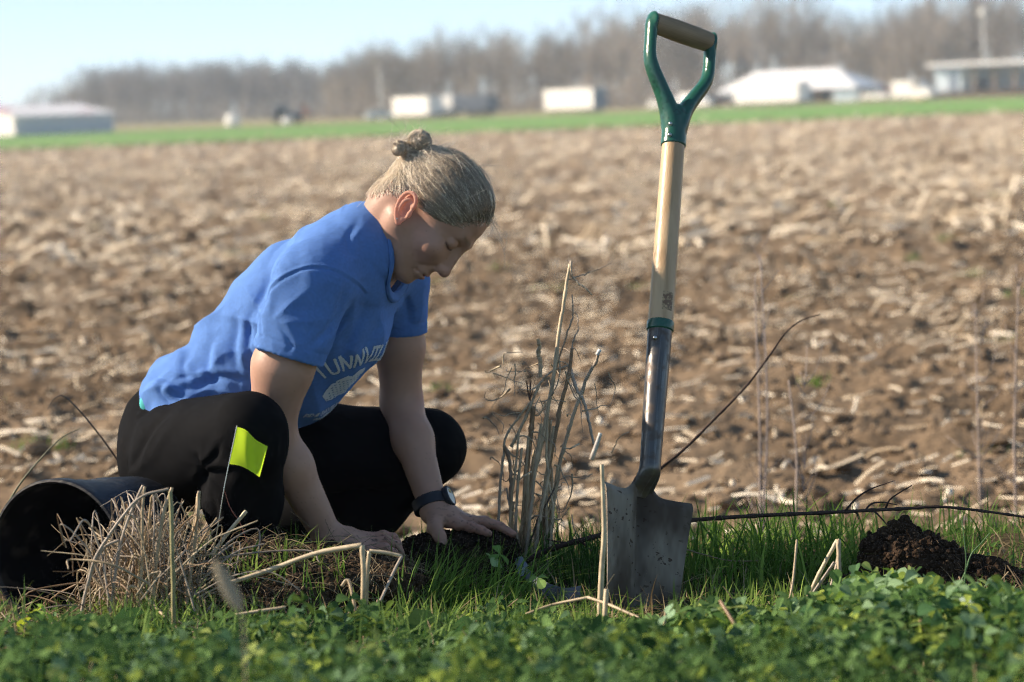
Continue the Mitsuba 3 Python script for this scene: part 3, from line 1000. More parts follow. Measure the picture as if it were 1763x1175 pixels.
shirt0 = [
    U(0, 'loft', 0.0),
    U(0.050, 'cap', P(632, 425, 5.265), P(548, 470, 5.14), 0.062, 0.066),
    U(0.045, 'cap', P(632, 425, 5.285), P(676, 478, 5.44), 0.055, 0.060),
    U(0.022, 'sleeve', P(536, 492, 5.115), cuN, 0.0760, 0.0640, axN),
    U(0.022, 'sleeve', P(683, 488, 5.455), cuF, 0.060, 0.0475, axF),
]
shirt = shirt0 + [
    SUB(0.002, 'sleeve', cuN - axN * 0.03, cuN + axN * 0.03, 0.0560, 0.0590, axN),
    SUB(0.002, 'sleeve', cuF - axF * 0.03, cuF + axF * 0.03, 0.0410, 0.0425, axF),
    SUB(0.004, 'cap', colC + colA * 0.015, colC + colA * 0.18, 0.0700, 0.085),
]


def ridge(x):
    return 1 - np.abs(np.sin(x))


UPS, RTS = UPV, RGT


def shirt_fold(p):
    """how far the cloth stands off along its normal: soft folds, tighter near hem and armpit"""
    x, y, z = (p - colC) @ RGT, (p - colC) @ FWD, (p - colC) @ UPV
    hem = smoothnp(0.20, 0.36, -x - 0.15 * z)
    pit = np.exp(-((x + 0.185) ** 2 + (z + 0.135) ** 2) / 0.011)
    front = smoothnp(-0.06, 0.03, x)
    w = np.stack([x * 9 + z * 2.5, y * 4, z * 2.2 - x * 1.2], 1)
    s = nz(w, 1.0, 31, 3) * 0.018
    # long folds running from the armpit and shoulder towards the waist
    ph = 34 * (x * 0.80 + z * 0.30) + 5.0 * nz(p, 5, 41, 2)
    s += 0.0085 * (ridge(ph) - 0.35) * smoothnp(0.02, 0.12, -z) * smoothnp(0.02, 0.16, -x) * (1 - 0.5 * hem)
    # bunched hem
    ph = 46 * (z * 0.9 - x * 0.35) + 7 * nz(p, 9, 43, 2)
    s += hem * (0.0085 * (ridge(ph) - 0.4) + 0.020 * nz(p, 14, 44, 2))
    # drag lines into the armpit
    an = np.arctan2(z + 0.12, x + 0.16)
    s += pit * (1 - np.exp(-((x + 0.16) ** 2 + (z + 0.12) ** 2) / 0.0016)) * 0.010 * (ridge(an * 4.0 + 2.5 * nz(p, 8, 45, 2)) - 0.4)
    # gathers on the chest under the collar
    s += front * 0.0065 * (ridge(52 * (x * 0.9 + y * 0.35 + z * 0.12) + 3 * nz(p, 7, 46, 2)) - 0.4) * smoothnp(0.0, 0.1, -z)
    s += 0.0016 * nz(p, 60, 47, 2)
    return s


v, f = sdf_mesh(shirt, 0.0036)
n = vnormals(v, f)
v = relax(v, f, 3)


def creases(v, n, lines):
    """soft cloth creases along surveyed lines on the near side: a groove with a raised fold beside it"""
    rel = v - CAM
    dep = rel @ FWD
    x, y = IMW / 2 + FOC * (rel @ RGT) / dep, IMH / 2 - FOC * (rel @ UPV) / dep
    out = np.zeros(len(v))
    side_ = np.clip(0.35 - n @ FWD, 0, 1)
    for pl, amp, wid in lines:
        c = spline(np.array(pl, float), 40)
        d = np.full(len(v), 1e9)
        sg, tt_ = np.zeros(len(v)), np.zeros(len(v))
        tg = unit(np.gradient(c, axis=0))
        for i in range(40):
            dx, dy = x - c[i, 0], y - c[i, 1]
            r_ = np.hypot(dx, dy)
            m = r_ < d
            d = np.where(m, r_, d)
            sg = np.where(m, dx * tg[i, 1] - dy * tg[i, 0], sg)
            tt_ = np.where(m, i / 39, tt_)
        w = wid * 1000
        e = np.sin(np.pi * np.clip(tt_ * 0.9 + 0.05, 0, 1)) ** 0.6
        s_ = np.sign(sg) * d
        out += side_ * e * amp * (-np.exp(-(s_ / w) ** 2) + 0.75 * np.exp(-((s_ - 1.9 * w) / (1.3 * w)) ** 2))
    return out


dA, dB = -(v - cuN) @ axN, -(v - cuF) @ axF
radA = np.linalg.norm((v - cuN) - ((v - cuN) @ axN)[:, None] * axN, axis=1)
radB = np.linalg.norm((v - cuF) - ((v - cuF) @ axF)[:, None] * axF, axis=1)
nearA = (radA < 0.069) & (dA < 0.10)
nearB = (radB < 0.056) & (dB < 0.10)
fold = shirt_fold(v)
calm = np.ones(len(v))
stitch = np.zeros(len(v))
for d_, m_ in ((dA, nearA), (dB, nearB)):
    calm = np.where(m_, calm * (0.30 + 0.70 * smoothnp(0.03, 0.10, d_)), calm)
    stitch -= np.where(m_, 0.0011 * np.exp(-((d_ - 0.024) / 0.0026) ** 2), 0)
collar_d = np.abs(np.linalg.norm((v - colC) - ((v - colC) @ colA)[:, None] * colA, axis=1) - 0.078)
calm *= smoothnp(0.0, 0.05, collar_d + np.where((v - colC) @ colA < -0.02, 0.05, 0))
sw_ = smoothnp(0.0, 0.006, dA) * 1.0
calm = np.where(nearA, calm * sw_ + 0.0, calm)
calm = np.where(nearB, calm * smoothnp(0.0, 0.006, dB), calm)
seam_d = (v - P(528, 545, 5.10)) @ unit(-0.55 * RGT - 0.83 * UPV)            # set-in sleeve: a raised line over the shoulder
seam_r = np.linalg.norm(v - P(515, 505, 5.06), axis=1)
crease = -0.0030 * np.exp(-((radA - 0.078) / 0.007) ** 2) * (dA > 0.0) * (dA < 0.12) * ((v - cuN) @ RGT < 0.03)
arc_ = np.linalg.norm(np.stack([(v - P(548, 560, 5.1)) @ RGT / 0.098, (v - P(548, 560, 5.1)) @ UPV / 0.105], 1), axis=1)
onsl = ((v - P(540, 490, 5.12)) @ FWD < 0.05) & ((v - P(548, 560, 5.1)) @ UPV > -0.02)
crease = crease + np.where(onsl, 0.0016 * np.exp(-((arc_ - 1.02) / 0.022) ** 2) - 0.0022 * np.exp(-((arc_ - 0.97) / 0.022) ** 2), 0)
folds = creases(v, n, [
    ([(410, 545), (402, 590), (412, 645)], 0.0065, 0.008), ([(438, 530), (428, 580), (438, 645)], 0.0075, 0.007), ([(368, 580), (355, 620), (372, 665)], 0.0050, 0.008),
    ([(335, 640), (300, 652), (262, 648)], 0.0060, 0.007), ([(318, 668), (292, 660), (276, 674), (292, 694)], 0.0075, 0.006), ([(345, 662), (380, 650), (425, 655)], 0.0045, 0.006),
    ([(602, 495), (588, 540), (562, 588)], 0.0065, 0.007), ([(628, 530), (606, 580), (584, 622)], 0.0050, 0.007), ([(650, 545), (640, 580), (618, 610)], 0.0035, 0.006),
    ([(690, 495), (702, 530), (706, 560)], 0.0040, 0.006), ([(592, 545), (565, 572), (536, 596)], 0.0040, 0.006), ([(473, 468), (455, 500), (446, 540), (442, 590)], 0.0070, 0.007),
    ([(330, 590), (312, 620), (320, 650)], 0.0040, 0.007), ([(615, 385), (600, 410), (606, 440)], 0.0030, 0.006), ([(480, 560), (500, 590), (498, 606)], 0.0030, 0.006)])
v = v + n * (fold * calm + stitch + crease + folds)[:, None]
scene['shirt_cloth'] = {'type': 'twosided', 'b': {'type': 'bumpmap', 'arbitrary': proc(lambda p, n, uv: 0.6 * fbm(p.x * 900, p.y * 900, p.z * 900, 2) + 0.4 * noise(p.x * 260 + 40 * p.z, p.y * 260, p.z * 900), 4e-4), 'scale': 0.0006,
                        'bsdf': {'type': 'principled', 'base_color': vcol(), 'roughness': 0.9, 'specular': 0.15, 'sheen': 0.15, 'sheen_tint': 0.8}}}


def shirt_colour(p):
    m = 1 + 0.16 * nz(p, 22, 51, 3) + 0.22 * nz(p, 260, 52, 2) + 0.10 * nz(p * np.array([1, 1, 0.2]), 700, 53, 1)
    return np.array([0.098, 0.205, 0.500]) * m[:, None]


shirt_mesh = (v, f)
shirt_k = obj('shirt', (v, f), 'shirt_cloth', person, color=shirt_colour(v))
labels[shirt_k] = {'label': 'faded blue short-sleeved t-shirt with white lettering'}
# ribbed collar band that follows the neck opening
th = np.linspace(0, 2 * np.pi, 73)[:-1]
ca = unit(np.cross(colA, UPV))
cb = np.cross(colA, ca)
ring = []
for t in th:
    rd = math.cos(t) * ca + math.sin(t) * cb
    s = np.linspace(-0.16, 0.14, 240)
    q = colC + s[:, None] * colA + 0.0775 * rd
    dq = sdf(shirt0, q)
    ins = np.nonzero(dq < 0)[0]
    ring.append(q[ins[-1]] if len(ins) else q[120])
ring = np.array(ring)
for _ in range(4):
    ring = 0.5 * ring + 0.25 * (np.roll(ring, 1, 0) + np.roll(ring, -1, 0))
rc = []
rads = []
for i in range(73):
    rc.append(ring[i % 72])
rc = np.array(rc)
rd = unit(rc - colC - ((rc - colC) @ colA)[:, None] * colA)
prof = [(-0.0090, -0.0040), (-0.0085, 0.0022), (-0.004, 0.0034), (0.004, 0.0030), (0.0100, 0.0012), (0.0105, -0.0040)]
bvv = np.concatenate([rc[:72] - rd[:72] * a + (unit(colA)) * b for a, b in [(-x, y) for x, y in prof]])
m_ = len(prof)
j = np.arange(72)
fq = [np.stack([k * 72 + j, k * 72 + (j + 1) % 72, (k + 1) * 72 + (j + 1) % 72, (k + 1) * 72 + j], 1) for k in range(m_ - 1)]
fq = np.vstack(fq)
fb = np.vstack([fq[:, [0, 1, 2]], fq[:, [0, 2, 3]]])
obj('collar', (bvv, fb), 'shirt_cloth', shirt_k, color=shirt_colour(bvv) * 0.92)
# teal undershirt showing at the back of the waist
mat('teal_cloth', (0.10, 0.50, 0.50), 0.85)
us = [U(0, 'cap', P(258, 694, 5.33), P(330, 735, 5.36), 0.015, 0.045), U(0.02, 'cap', P(258, 694, 5.33), P(265, 690, 5.50), 0.015, 0.03)]
v, f = sdf_mesh(us, 0.006)
obj('undershirt', (v, f), 'teal_cloth', person)
labels[person + '__undershirt'] = {'label': 'strip of turquoise undershirt showing below the hem'}

# lettering and emblem printed on the chest, laid on the cloth
chS = unit(SP[4] - SP[2])
chL = unit(LAT - chS * (LAT @ chS))
chF = np.cross(chS, chL)
chO = P(614, 655, 5.22) - 0.045 * chS - 0.060 * chL


from scipy.interpolate import LinearNDInterpolator
_n = vnormals(*shirt_mesh)
_q = shirt_mesh[0] - chO
_m = (_n @ chF > 0.05) & (np.abs(_q @ chL) < 0.2) & (np.abs(_q @ chS) < 0.2) & (np.abs(_q @ chF) < 0.10)
_height = LinearNDInterpolator(np.stack([-(_q @ chL), _q @ chS], 1)[_m], (_q @ chF)[_m], fill_value=-0.05)


def on_chest(x, y):
    """x along the chest towards her left, y up the chest -> point on the cloth"""
    return chO - x[:, None] * chL + y[:, None] * chS + (_height(x, y) + 0.0009)[:, None] * chF


def lay(mesh2, key, rot=0.0, ox=0.0, oy=0.0, arc=None):
    m = mesh2
    v_, f_ = np.array(m.vertices), np.array(m.faces)
    v_, f_ = trimesh.remesh.subdivide_to_size(v_, f_, 0.004)
    x, y, z = v_[:, 0], v_[:, 1], v_[:, 2]
    x, y = x - 0.0, y - 0.0
    if arc:
        R_ = arc
        th_ = (x - ox) / R_
        X = (R_ + y) * np.sin(th_)
        Y = (R_ + y) * np.cos(th_) - R_ + oy
    else:
        X, Y = x + ox, y + oy
    X, Y = 0.90 * X - 0.43 * Y, 0.43 * X + 0.90 * Y        # the shirt is twisted a little on the body
    return on_chest(X, Y) + z[:, None] * chF, f_


lt = []
w_, x0 = 'TUNNVILLE', 0
tm = meshkit.text_mesh(w_, 0.034, 0.0006, bold=True)
tm.vertices[:, 0] *= 0.60
lt.append(lay(tm, '', ox=0.078, oy=0.060, arc=0.092))
for txt, hgt, yy, xo in (('PD # SAVILL', 0.0135, -0.073, -0.075), ('NATION', 0.0125, -0.094, -0.045), ('TN', 0.011, -0.112, -0.02)):
    tm = meshkit.text_mesh(txt, hgt, 0.0006, bold=True)
    tm.vertices[:, 0] *= 0.7
    lt.append(lay(tm, '', ox=xo, oy=yy))
from shapely.geometry import Polygon, Point
em = Polygon([(-0.038, -0.012), (-0.030, 0.006), (-0.020, 0.016), (-0.006, 0.022), (0.004, 0.018), (0.016, 0.026), (0.030, 0.024), (0.034, 0.012), (0.024, 0.008),
              (0.030, 0.000), (0.020, -0.006), (0.012, -0.014), (0.014, -0.022), (0.000, -0.020), (-0.014, -0.026), (-0.026, -0.024)])
from shapely import affinity
em = affinity.translate(affinity.scale(em, 1.15, 1.45, origin=(0, 0)), -0.012, 0.004)
for i in range(9):
    for k in range(7):
        em = em.difference(Point(-0.040 + i * 0.0085 + (k % 2) * 0.0042, -0.028 + k * 0.0080).buffer(0.0024, 4))
for g in (getattr(em, 'geoms', None) or [em]):
    if g.area > 1e-5:
        lt.append(lay(trimesh.creation.extrude_polygon(g, 0.0006, engine='earcut'), ''))
lt = join(lt)
mat('print_white', (0.60, 0.64, 0.70), 0.8)
obj('lettering', lt[:2], 'print_white', shirt_k, smooth=False)
labels[shirt_k + '__lettering'] = {'label': 'worn white arched lettering and dotted emblem on the chest', 'kind': 'stuff'}

# ------------------------------------------------------------------ leggings and shoes
hipN, hipF = P(292, 782, 5.32), P(372, 762, 5.52)
knN, knF = P(428, 742, 5.02), P(736, 768, 5.58)
anN, anF = P(420, 978, 5.20), P(505, 975, 5.72)
legs = [
    U(0, 'ell', P(292, 768, 5.42), np.array([unit(RGT), FWD, UPV]), np.array([0.088, 0.165, 0.098])),
    U(0.03, 'ell', P(285, 795, 5.36), np.array([unit(RGT), FWD, UPV]), np.array([0.085, 0.085, 0.100])),
    U(0.03, 'ell', P(300, 790, 5.52), np.array([unit(RGT), FWD, UPV]), np.array([0.085, 0.085, 0.100])),
    U(0.03, 'cap', P(320, 700, 5.41), P(300, 735, 5.42), 0.085, 0.095),
    U(0.02, 'cap', P(318, 785, 5.26), knN, 0.102, 0.0690), U(0.015, 'cap', P(405, 755, 5.08), P(438, 775, 5.02), 0.072, 0.056),
    U(0.02, 'cap', hipF, P(560, 772, 5.53), 0.098, 0.082), U(0.02, 'cap', P(560, 772, 5.53), knF, 0.082, 0.0725),
    U(0.012, 'cap', P(431, 772, 5.03), P(418, 860, 5.105), 0.060, 0.068), U(0.02, 'cap', P(418, 860, 5.105), anN, 0.068, 0.046),
    U(0.02, 'cap', P(738, 775, 5.585), P(640, 870, 5.66), 0.065, 0.064), U(0.02, 'cap', P(640, 870, 5.66), anF, 0.064, 0.052), U(0.02, 'cap', P(600, 850, 5.66), P(470, 905, 5.70), 0.07, 0.055),
    # crease behind the near knee, fold between thigh and buttock
    SUB(0.020, 'cap', P(352, 838, 5.01), P(385, 822, 5.00), 0.004, 0.002),
    SUB(0.014, 'cap', P(228, 800, 5.275), P(258, 738, 5.245), 0.006, 0.006), SUB(0.014, 'cap', P(258, 738, 5.245), P(300, 700, 5.235), 0.006, 0.005),
]
v, f = sdf_mesh(legs, 0.0042)
n = vnormals(v, f)
x, z = (v - knN) @ RGT, (v - knN) @ UPV
kc = P(352, 812, 5.0)
an = np.arctan2((v - kc) @ UPV, (v - kc) @ RGT)
rr = np.linalg.norm(v - kc, axis=1)
wr = np.exp(-(rr / 0.065) ** 2) * 0.0035 * (1 - np.exp(-(rr / 0.020) ** 2)) * (ridge(an * 3.5 + 3 * nz(v, 12, 61, 2)) - 0.4)
hc = P(255, 770, 5.25)
wr += np.exp(-(np.linalg.norm(v - hc, axis=1) / 0.06) ** 2) * 0.004 * (ridge(70 * ((v - hc) @ unit(RGT + 0.6 * UPV)) + 3 * nz(v, 12, 62, 2)) - 0.4)
wr += 0.004 * nz(v, 13, 63, 3)
# a raised flat seam along the thigh
sm = spline(PP([(258, 838, 5.19), (290, 800, 5.16), (325, 778, 5.13), (350, 780, 5.09), (358, 800, 5.04)]), 60)
sd = np.min(np.linalg.norm(v[:, None, :] - sm[None, ::3], axis=2), axis=1)
wr += 0.0016 * np.exp(-(sd / 0.0045) ** 2)
wr += creases(v, n, [([(345, 822), (368, 812), (405, 816)], 0.0060, 0.006), ([(352, 806), (370, 790), (378, 768)], 0.0055, 0.006), ([(338, 788), (352, 815), (350, 855)], 0.0070, 0.006),
                     ([(303, 697), (262, 738), (230, 800)], 0.0085, 0.007), ([(300, 715), (275, 745), (250, 790)], 0.0040, 0.006), ([(470, 720), (488, 750), (486, 790)], 0.0035, 0.006),
                     ([(360, 850), (372, 880), (368, 920)], 0.0040, 0.006), ([(560, 720), (600, 740), (640, 735)], 0.0040, 0.008)])
v = v + n * wr[:, None]
scene['black_knit'] = {'type': 'twosided', 'b': {'type': 'bumpmap', 'arbitrary': proc(lambda p, n, uv: fbm(p.x * 800, p.y * 800, p.z * 800, 2), 4e-4), 'scale': 0.0006,
                       'bsdf': {'type': 'principled', 'base_color': vcol(), 'roughness': 0.85, 'specular': 0.10, 'sheen': 0.0}}}


def black_col(p):
    c = np.tile(np.array([0.0042, 0.0046, 0.0060]), (len(p), 1)) * (1 + 0.5 * nz(p, 120, 64, 2))[:, None]
    d = np.clip((nz(p, 14, 65, 3) - 0.08) * 3, 0, 1) * np.clip((nz(p, 150, 66, 2) + 0.1) * 2, 0, 1)
    return c + 0.010 * d[:, None] * np.array([1.0, 0.78, 0.58])


lg = obj('leggings', (v, f), 'black_knit', person, color=black_col(v))
labels[lg] = {'label': 'black stretch leggings with some soil dust'}
mat('shoe_black', (0.02, 0.022, 0.028), 0.6)
for an_, dr_ in ((anN, unit(0.8 * RGT - 0.6 * FWD)), (anF, unit(0.95 * RGT - 0.3 * FWD))):
    a0 = an_.copy()
    a0[2] = 0.035
    toe = a0 + dr_ * 0.15
    toe[2] = 0.030
    hl_ = a0 - dr_ * 0.05
    v, f = sdf_mesh([U(0, 'cap', an_, a0, 0.047, 0.040), U(0.02, 'cap', hl_, toe, 0.036, 0.034)], 0.005)
    obj('shoe', (v, f), 'shoe_black', person)

# ------------------------------------------------------------------ watch on the far wrist
wt = P(743, 868, 5.43)
wa = unit(wrF - elF)
wout = unit(RGT * 0.80 + UPV * 0.42 - FWD * 0.18)
wout = unit(wout - wa * (wout @ wa))
wside = np.cross(wa, wout)
wkey = person + '__watch'
labels[wkey] = {'label': 'dark digital watch on the wrist'}
mat('watch_rubber', (0.018, 0.022, 0.032), 0.55)
th = np.linspace(0, 2 * np.pi, 49)[:-1]
rw = 0.0325
prof = [(-0.0105, 0), (-0.010, 0.0026), (0.010, 0.0026), (0.0105, 0), (0.0105, -0.004), (-0.0105, -0.004)]
vs = np.array([[wt + a * wa + (rw + b) * (math.cos(t) * wout * 1.03 + math.sin(t) * wside * 0.97) for t in th] for a, b in prof]).reshape(-1, 3)
j = np.arange(48)
fq = np.vstack([np.stack([k * 48 + j, k * 48 + (j + 1) % 48, ((k + 1) % 6) * 48 + (j + 1) % 48, ((k + 1) % 6) * 48 + j], 1) for k in range(6)])
obj('watch__strap', (vs, np.vstack([fq[:, [0, 1, 2]], fq[:, [0, 2, 3]]])), 'watch_rubber', person, smooth=35)
v, f = lathe([(0.0, 0), (0.0195, 0.0), (0.0205, 0.003), (0.0205, 0.008), (0.0185, 0.0105), (0.0165, 0.0105), (0.0160, 0.0092), (0.0, 0.0092)], 32, wt + wout * 0.0315, wout)
obj('watch__case', (v, f), 'watch_rubber', person, smooth=35)
v, f = lathe([(0.0, 0.0003), (0.0158, 0.0003), (0.0158, -0.001)], 32, wt + wout * 0.0410, wout)
mat('watch_screen', (0.10, 0.12, 0.13), 0.08, specular=0.9)
obj('watch__screen', (v, f), 'watch_screen', person, smooth=35)
v, f = box((0.006, 0.011, 0.0012), wt + wout * 0.0416 - wa * 0.0095, np.array([wa, wside, wout]).T)
mat('watch_label', (0.45, 0.32, 0.08), 0.4)
obj('watch__logo', (v, f), 'watch_label', person, smooth=False)
v, f = box((0.012, 0.006, 0.024), wt - wout * 0.031 - wside * 0.010, np.array([wout, wa, wside]).T)
# ------------------------------------------------------------------ the spade: leaning away from the camera, turned a third to the right
spade = thing('spade', 'green and wooden D-handled digging spade standing upright in the grass', 'spade')
sb, stp = P(1099, 1085, 5.00), P(1173, 60, 5.365)       # blade tip region and middle of the grip
SA = unit(stp - sb)                                     # up the shaft
psi = math.radians(33)
SX = unit(math.cos(psi) * RGT + math.sin(psi) * FWD)
SX = unit(SX - SA * (SX @ SA))                          # along the grip, to the right and away
SN = np.cross(SX, SA)                                   # the face that looks at the camera
if SN @ FWD > 0:
    SN = -SN


def sq(px, py):
    """distance up the shaft of the point of the axis seen at this image row"""
    best, bs = 1e9, 0
    for s in np.linspace(-0.2, 1.3, 1501):
        p = sb + SA * s - CAM
        y = IMH / 2 - FOC * (p @ UPV) / (p @ FWD)
        if abs(y - py) < best:
            best, bs = abs(y - py), s
    return bs


def sp3(x, s, nrm=0.0):
    return sb + SX * x + SA * s + SN * nrm


s_grip, s_yoke, s_y0, s_ring, s_tread = sq(0, 56), sq(0, 190), sq(0, 252), sq(0, 562), sq(0, 848)
gw = 0.0665


def wood_fn(base, dark, fx):
    def fn(p, n, uv):
        a = (p.x * float(SX[0]) + p.y * float(SX[1]) + p.z * float(SX[2]))
        b = (p.x * float(SN[0]) + p.y * float(SN[1]) + p.z * float(SN[2]))
        c = (p.x * float(SA[0]) + p.y * float(SA[1]) + p.z * float(SA[2]))
        u, v_, w = (a, b, c) if fx == 0 else (c, b, a)
        r = dr.sqrt(dr.square(u * 60 + 2.0 * noise(u * 20, v_ * 20, w * 3.0)) + dr.square(v_ * 60 + 31.0 + 2.5 * noise(w * 5.0, u * 30, 7.0)))
        g = 0.5 + 0.5 * dr.sin(r * 5.2)
        f = fbm(u * 900, v_ * 900, w * 30, 2)
        return mix(base, dark, dr.clip(0.55 * g * g + 0.5 * (f - 0.4) + 0.6 * (fbm(u * 30, v_ * 30, w * 14, 2) - 0.5), 0, 1))
    return fn


bumped('wood_shaft', proc(wood_fn([0.58, 0.41, 0.24], [0.40, 0.25, 0.125], 0)), 0.42, lambda p, n, uv: fbm(p.x * 500, p.y * 500, p.z * 30, 2), 0.0004, 5e-4, specular=0.45, clearcoat=0.25, clearcoat_gloss=0.7)
bumped('wood_grip', proc(wood_fn([0.36, 0.26, 0.155], [0.17, 0.115, 0.065], 1)), 0.62, lambda p, n, uv: fbm(p.x * 60, p.y * 60, p.z * 600, 2), 0.0006, 5e-4)


def green_fn(p, n, uv):
    w = smoothstep(0.66, 0.74, fbm(p.x * 90, p.y * 90, p.z * 90, 3))
    return mix([0.006, 0.105, 0.058], [0.02, 0.075, 0.06], fbm(p.x * 30, p.y * 30, p.z * 30, 2)) * (1 - 0.35 * w)


bumped('green_enamel', proc(green_fn), 0.22, lambda p, n, uv: fbm(p.x * 160, p.y * 160, p.z * 160, 2), 0.0005, 1e-3, specular=0.6, clearcoat=0.6, clearcoat_gloss=0.9)


def steel_fn(p, n, uv):
    c = p.x * float(SA[0]) + p.y * float(SA[1]) + p.z * float(SA[2])
    a = p.x * float(SX[0]) + p.y * float(SX[1]) + p.z * float(SX[2])
    rust = smoothstep(0.50, 0.72, fbm(p.x * 75, p.y * 75, p.z * 60, 4))
    scr = smoothstep(0.55, 0.75, fbm(a * 420, 3.0, c * 9.0, 3))
    return mix(mix([0.13, 0.125, 0.122], [0.20, 0.195, 0.19], scr), [0.10, 0.065, 0.045], rust * 0.5)


def steel_rough(p, n, uv):
    return 0.30 + 0.25 * smoothstep(0.45, 0.7, fbm(p.x * 75, p.y * 75, p.z * 60, 4))


scene['worn_steel'] = {'type': 'twosided', 'b': {'type': 'principled', 'base_color': proc(steel_fn), 'roughness': proc(steel_rough), 'metallic': 0.75, 'specular': 0.5}}


def blade_fn(p, n, uv):
    q = [p.x - float(sb[0]), p.y - float(sb[1]), p.z - float(sb[2])]
    c = q[0] * float(SA[0]) + q[1] * float(SA[1]) + q[2] * float(SA[2])
    a = q[0] * float(SX[0]) + q[1] * float(SX[1]) + q[2] * float(SX[2])
    dirt = smoothstep(0.25, 0.72, fbm(a * 24 + 3, 1.0, c * 9, 4) + 0.22 * smoothstep(0.16, 0.0, c) - 0.10 * smoothstep(0.02, -0.06, a))
    clot = smoothstep(0.70, 0.76, fbm(a * 130, 5.0, c * 110, 3)) * smoothstep(0.35, 0.6, fbm(a * 18, 2.0, c * 14, 2))
    scr = fbm(a * 200, 7.0, c * 30, 3)
    base = mix([0.20, 0.172, 0.138], [0.29, 0.255, 0.21], scr)
    base = mix(base, [0.062, 0.043, 0.030], dirt * 0.95)
    return mix(base, [0.055, 0.033, 0.02], clot * 0.9)


bumped('muddy_blade', proc(blade_fn), 0.55, lambda p, n, uv: fbm(p.x * 120, p.y * 120, p.z * 120, 4), 0.0020, 8e-4, metallic=0.0, specular=0.22)

# wooden shaft, tapering a little, slightly oval
sv_ = np.linspace(s_ring - 0.002, s_y0 + 0.03, 30)
obj('shaft', tube(np.array([sp3(0, s) for s in sv_]), np.interp(sv_, [s_ring, s_y0], [0.0228, 0.0208]), 28), 'wood_shaft', spade, smooth=40)
v, f = lathe([(0.0225, -0.010), (0.0246, -0.008), (0.0252, 0.0), (0.0246, 0.007), (0.0225, 0.009)], 32, sp3(0, s_ring), SA)
obj('collar', (v, f), 'green_enamel', spade, smooth=40)
# burnt mark of the maker near the foot of the shaft
th = np.linspace(-0.55, 0.35, 10)
sc_ = sq(0, 524)
mk = np.array([[sp3(0, sc_ + z, 0) + (np.interp(sc_, [s_ring, s_y0], [0.0228, 0.0208]) + 0.0004) * (math.sin(t) * SX + math.cos(t) * SN) for t in th] for z in np.linspace(-0.017, 0.017, 8)])
i = (np.arange(7)[:, None] * 10 + np.arange(9)[None]).ravel()
mat('burnt_mark', proc(lambda p, n, uv: mix([0.46, 0.32, 0.18], [0.20, 0.12, 0.065], smoothstep(0.38, 0.52, fbm(p.x * 260, p.y * 260, p.z * 260, 3)))), 0.5)
obj('brand_mark', (mk.reshape(-1, 3), np.vstack([np.stack([i, i + 1, i + 11], 1), np.stack([i, i + 11, i + 10], 1)])), 'burnt_mark', spade)
labels[spade + '__brand_mark'] = {'label': 'dark worn stamp on the wooden shaft'}
# steel socket with a seam, forged into the blade
ss = np.linspace(s_tread - 0.005, s_ring - 0.004, 40)
v, f = tube(np.array([sp3(0, s) for s in ss]), np.interp(ss, [s_tread, s_tread + 0.06, s_ring], [0.0195, 0.0188, 0.0224]), 32)
v = np.asarray(v)
hs_, hn_ = (v - sb) @ SA - s_tread, (v - sb) @ SN
wq = smoothnp_(-0.006, 0.042, hs_ + 0.35 * ((v - sb) @ SX))   # the foot of the socket is scooped open and runs into the blade
v = v + ((np.minimum(hn_, -0.024 + 0.12 * hn_) - hn_) * (1 - wq))[:, None] * SN
obj('socket', (v, f), 'worn_steel', spade, smooth=40)
mat('rivet_steel', (0.62, 0.62, 0.62), 0.28, metallic=1.0)
rv = trimesh.creation.icosphere(2, 0.0042)


def rivet(p):
    obj('rivet', (np.array(rv.vertices) + p, np.array(rv.faces)), 'rivet_steel', spade)


lft = unit(-SX * 0.80 + SN * 0.60)
rivet(sp3(0, s_ring - 0.030) + lft * 0.0225)
rivet(sp3(0, s_ring - 0.030) - lft * 0.0225)
# the Y-shaped green yoke
s_top = s_grip
yk = [U(0, 'cap', sp3(0, s_y0), sp3(0, s_yoke - 0.010), 0.0232, 0.0220)]
for sgn in (-1, 1):
    arm = [sp3(sgn * 0.006, s_yoke - 0.035, 0), sp3(sgn * 0.017, s_yoke - 0.002, 0), sp3(sgn * 0.036, s_yoke + 0.032, 0), sp3(sgn * 0.056, s_yoke + 0.064, 0), sp3(sgn * (gw - 0.001), s_yoke + 0.090, 0), sp3(sgn * gw, s_grip - 0.02, 0), sp3(sgn * gw, s_grip, 0)]
    arm = spline(arm, 40)
    rad = np.interp(np.linspace(0, 1, 40), [0, 0.3, 0.6, 1.0], [0.0195, 0.0135, 0.0112, 0.0112])
    for i in range(39):
        yk.append(U(0.004, 'ecap', arm[i], arm[i + 1], rad[i] * 1.12, rad[i + 1] * 1.12, SX, 0.72))
    yk.append(U(0.004, 'ecap', sp3(sgn * gw, s_grip - 0.001), sp3(sgn * gw, s_grip + 0.001), 0.0200, 0.0200, SX, 0.32))
yk.append(('s', 0.001, 'half', (sp3(0, s_y0 - 0.0), SA)))
v, f = sdf_mesh(yk, 0.0016)
v = relax(v, f, 2)
obj('yoke', (v, f), 'green_enamel', spade, smooth=True)
gx = np.linspace(-gw + 0.004, gw - 0.004, 24)
obj('grip', tube(np.array([sp3(x, s_grip) for x in gx]), 0.0180 + 0.0022 * np.cos(gx / gw * 1.4), 26), 'wood_grip', spade, smooth=40)
rivet(sp3(-gw - 0.0058, s_grip, 0.002))
rivet(sp3(gw + 0.0058, s_grip, 0.002))
for k in (0.012, 0.034):
    rivet(sp3(0, s_y0 + k) + lft * 0.0235)
# blade: dished sheet with rolled treads, closed into a thin solid
bu = np.linspace(-1, 1, 101)
bl = np.linspace(0, 1, 46)
tw, bw, bh = 0.0945, 0.060, s_tread + 0.13


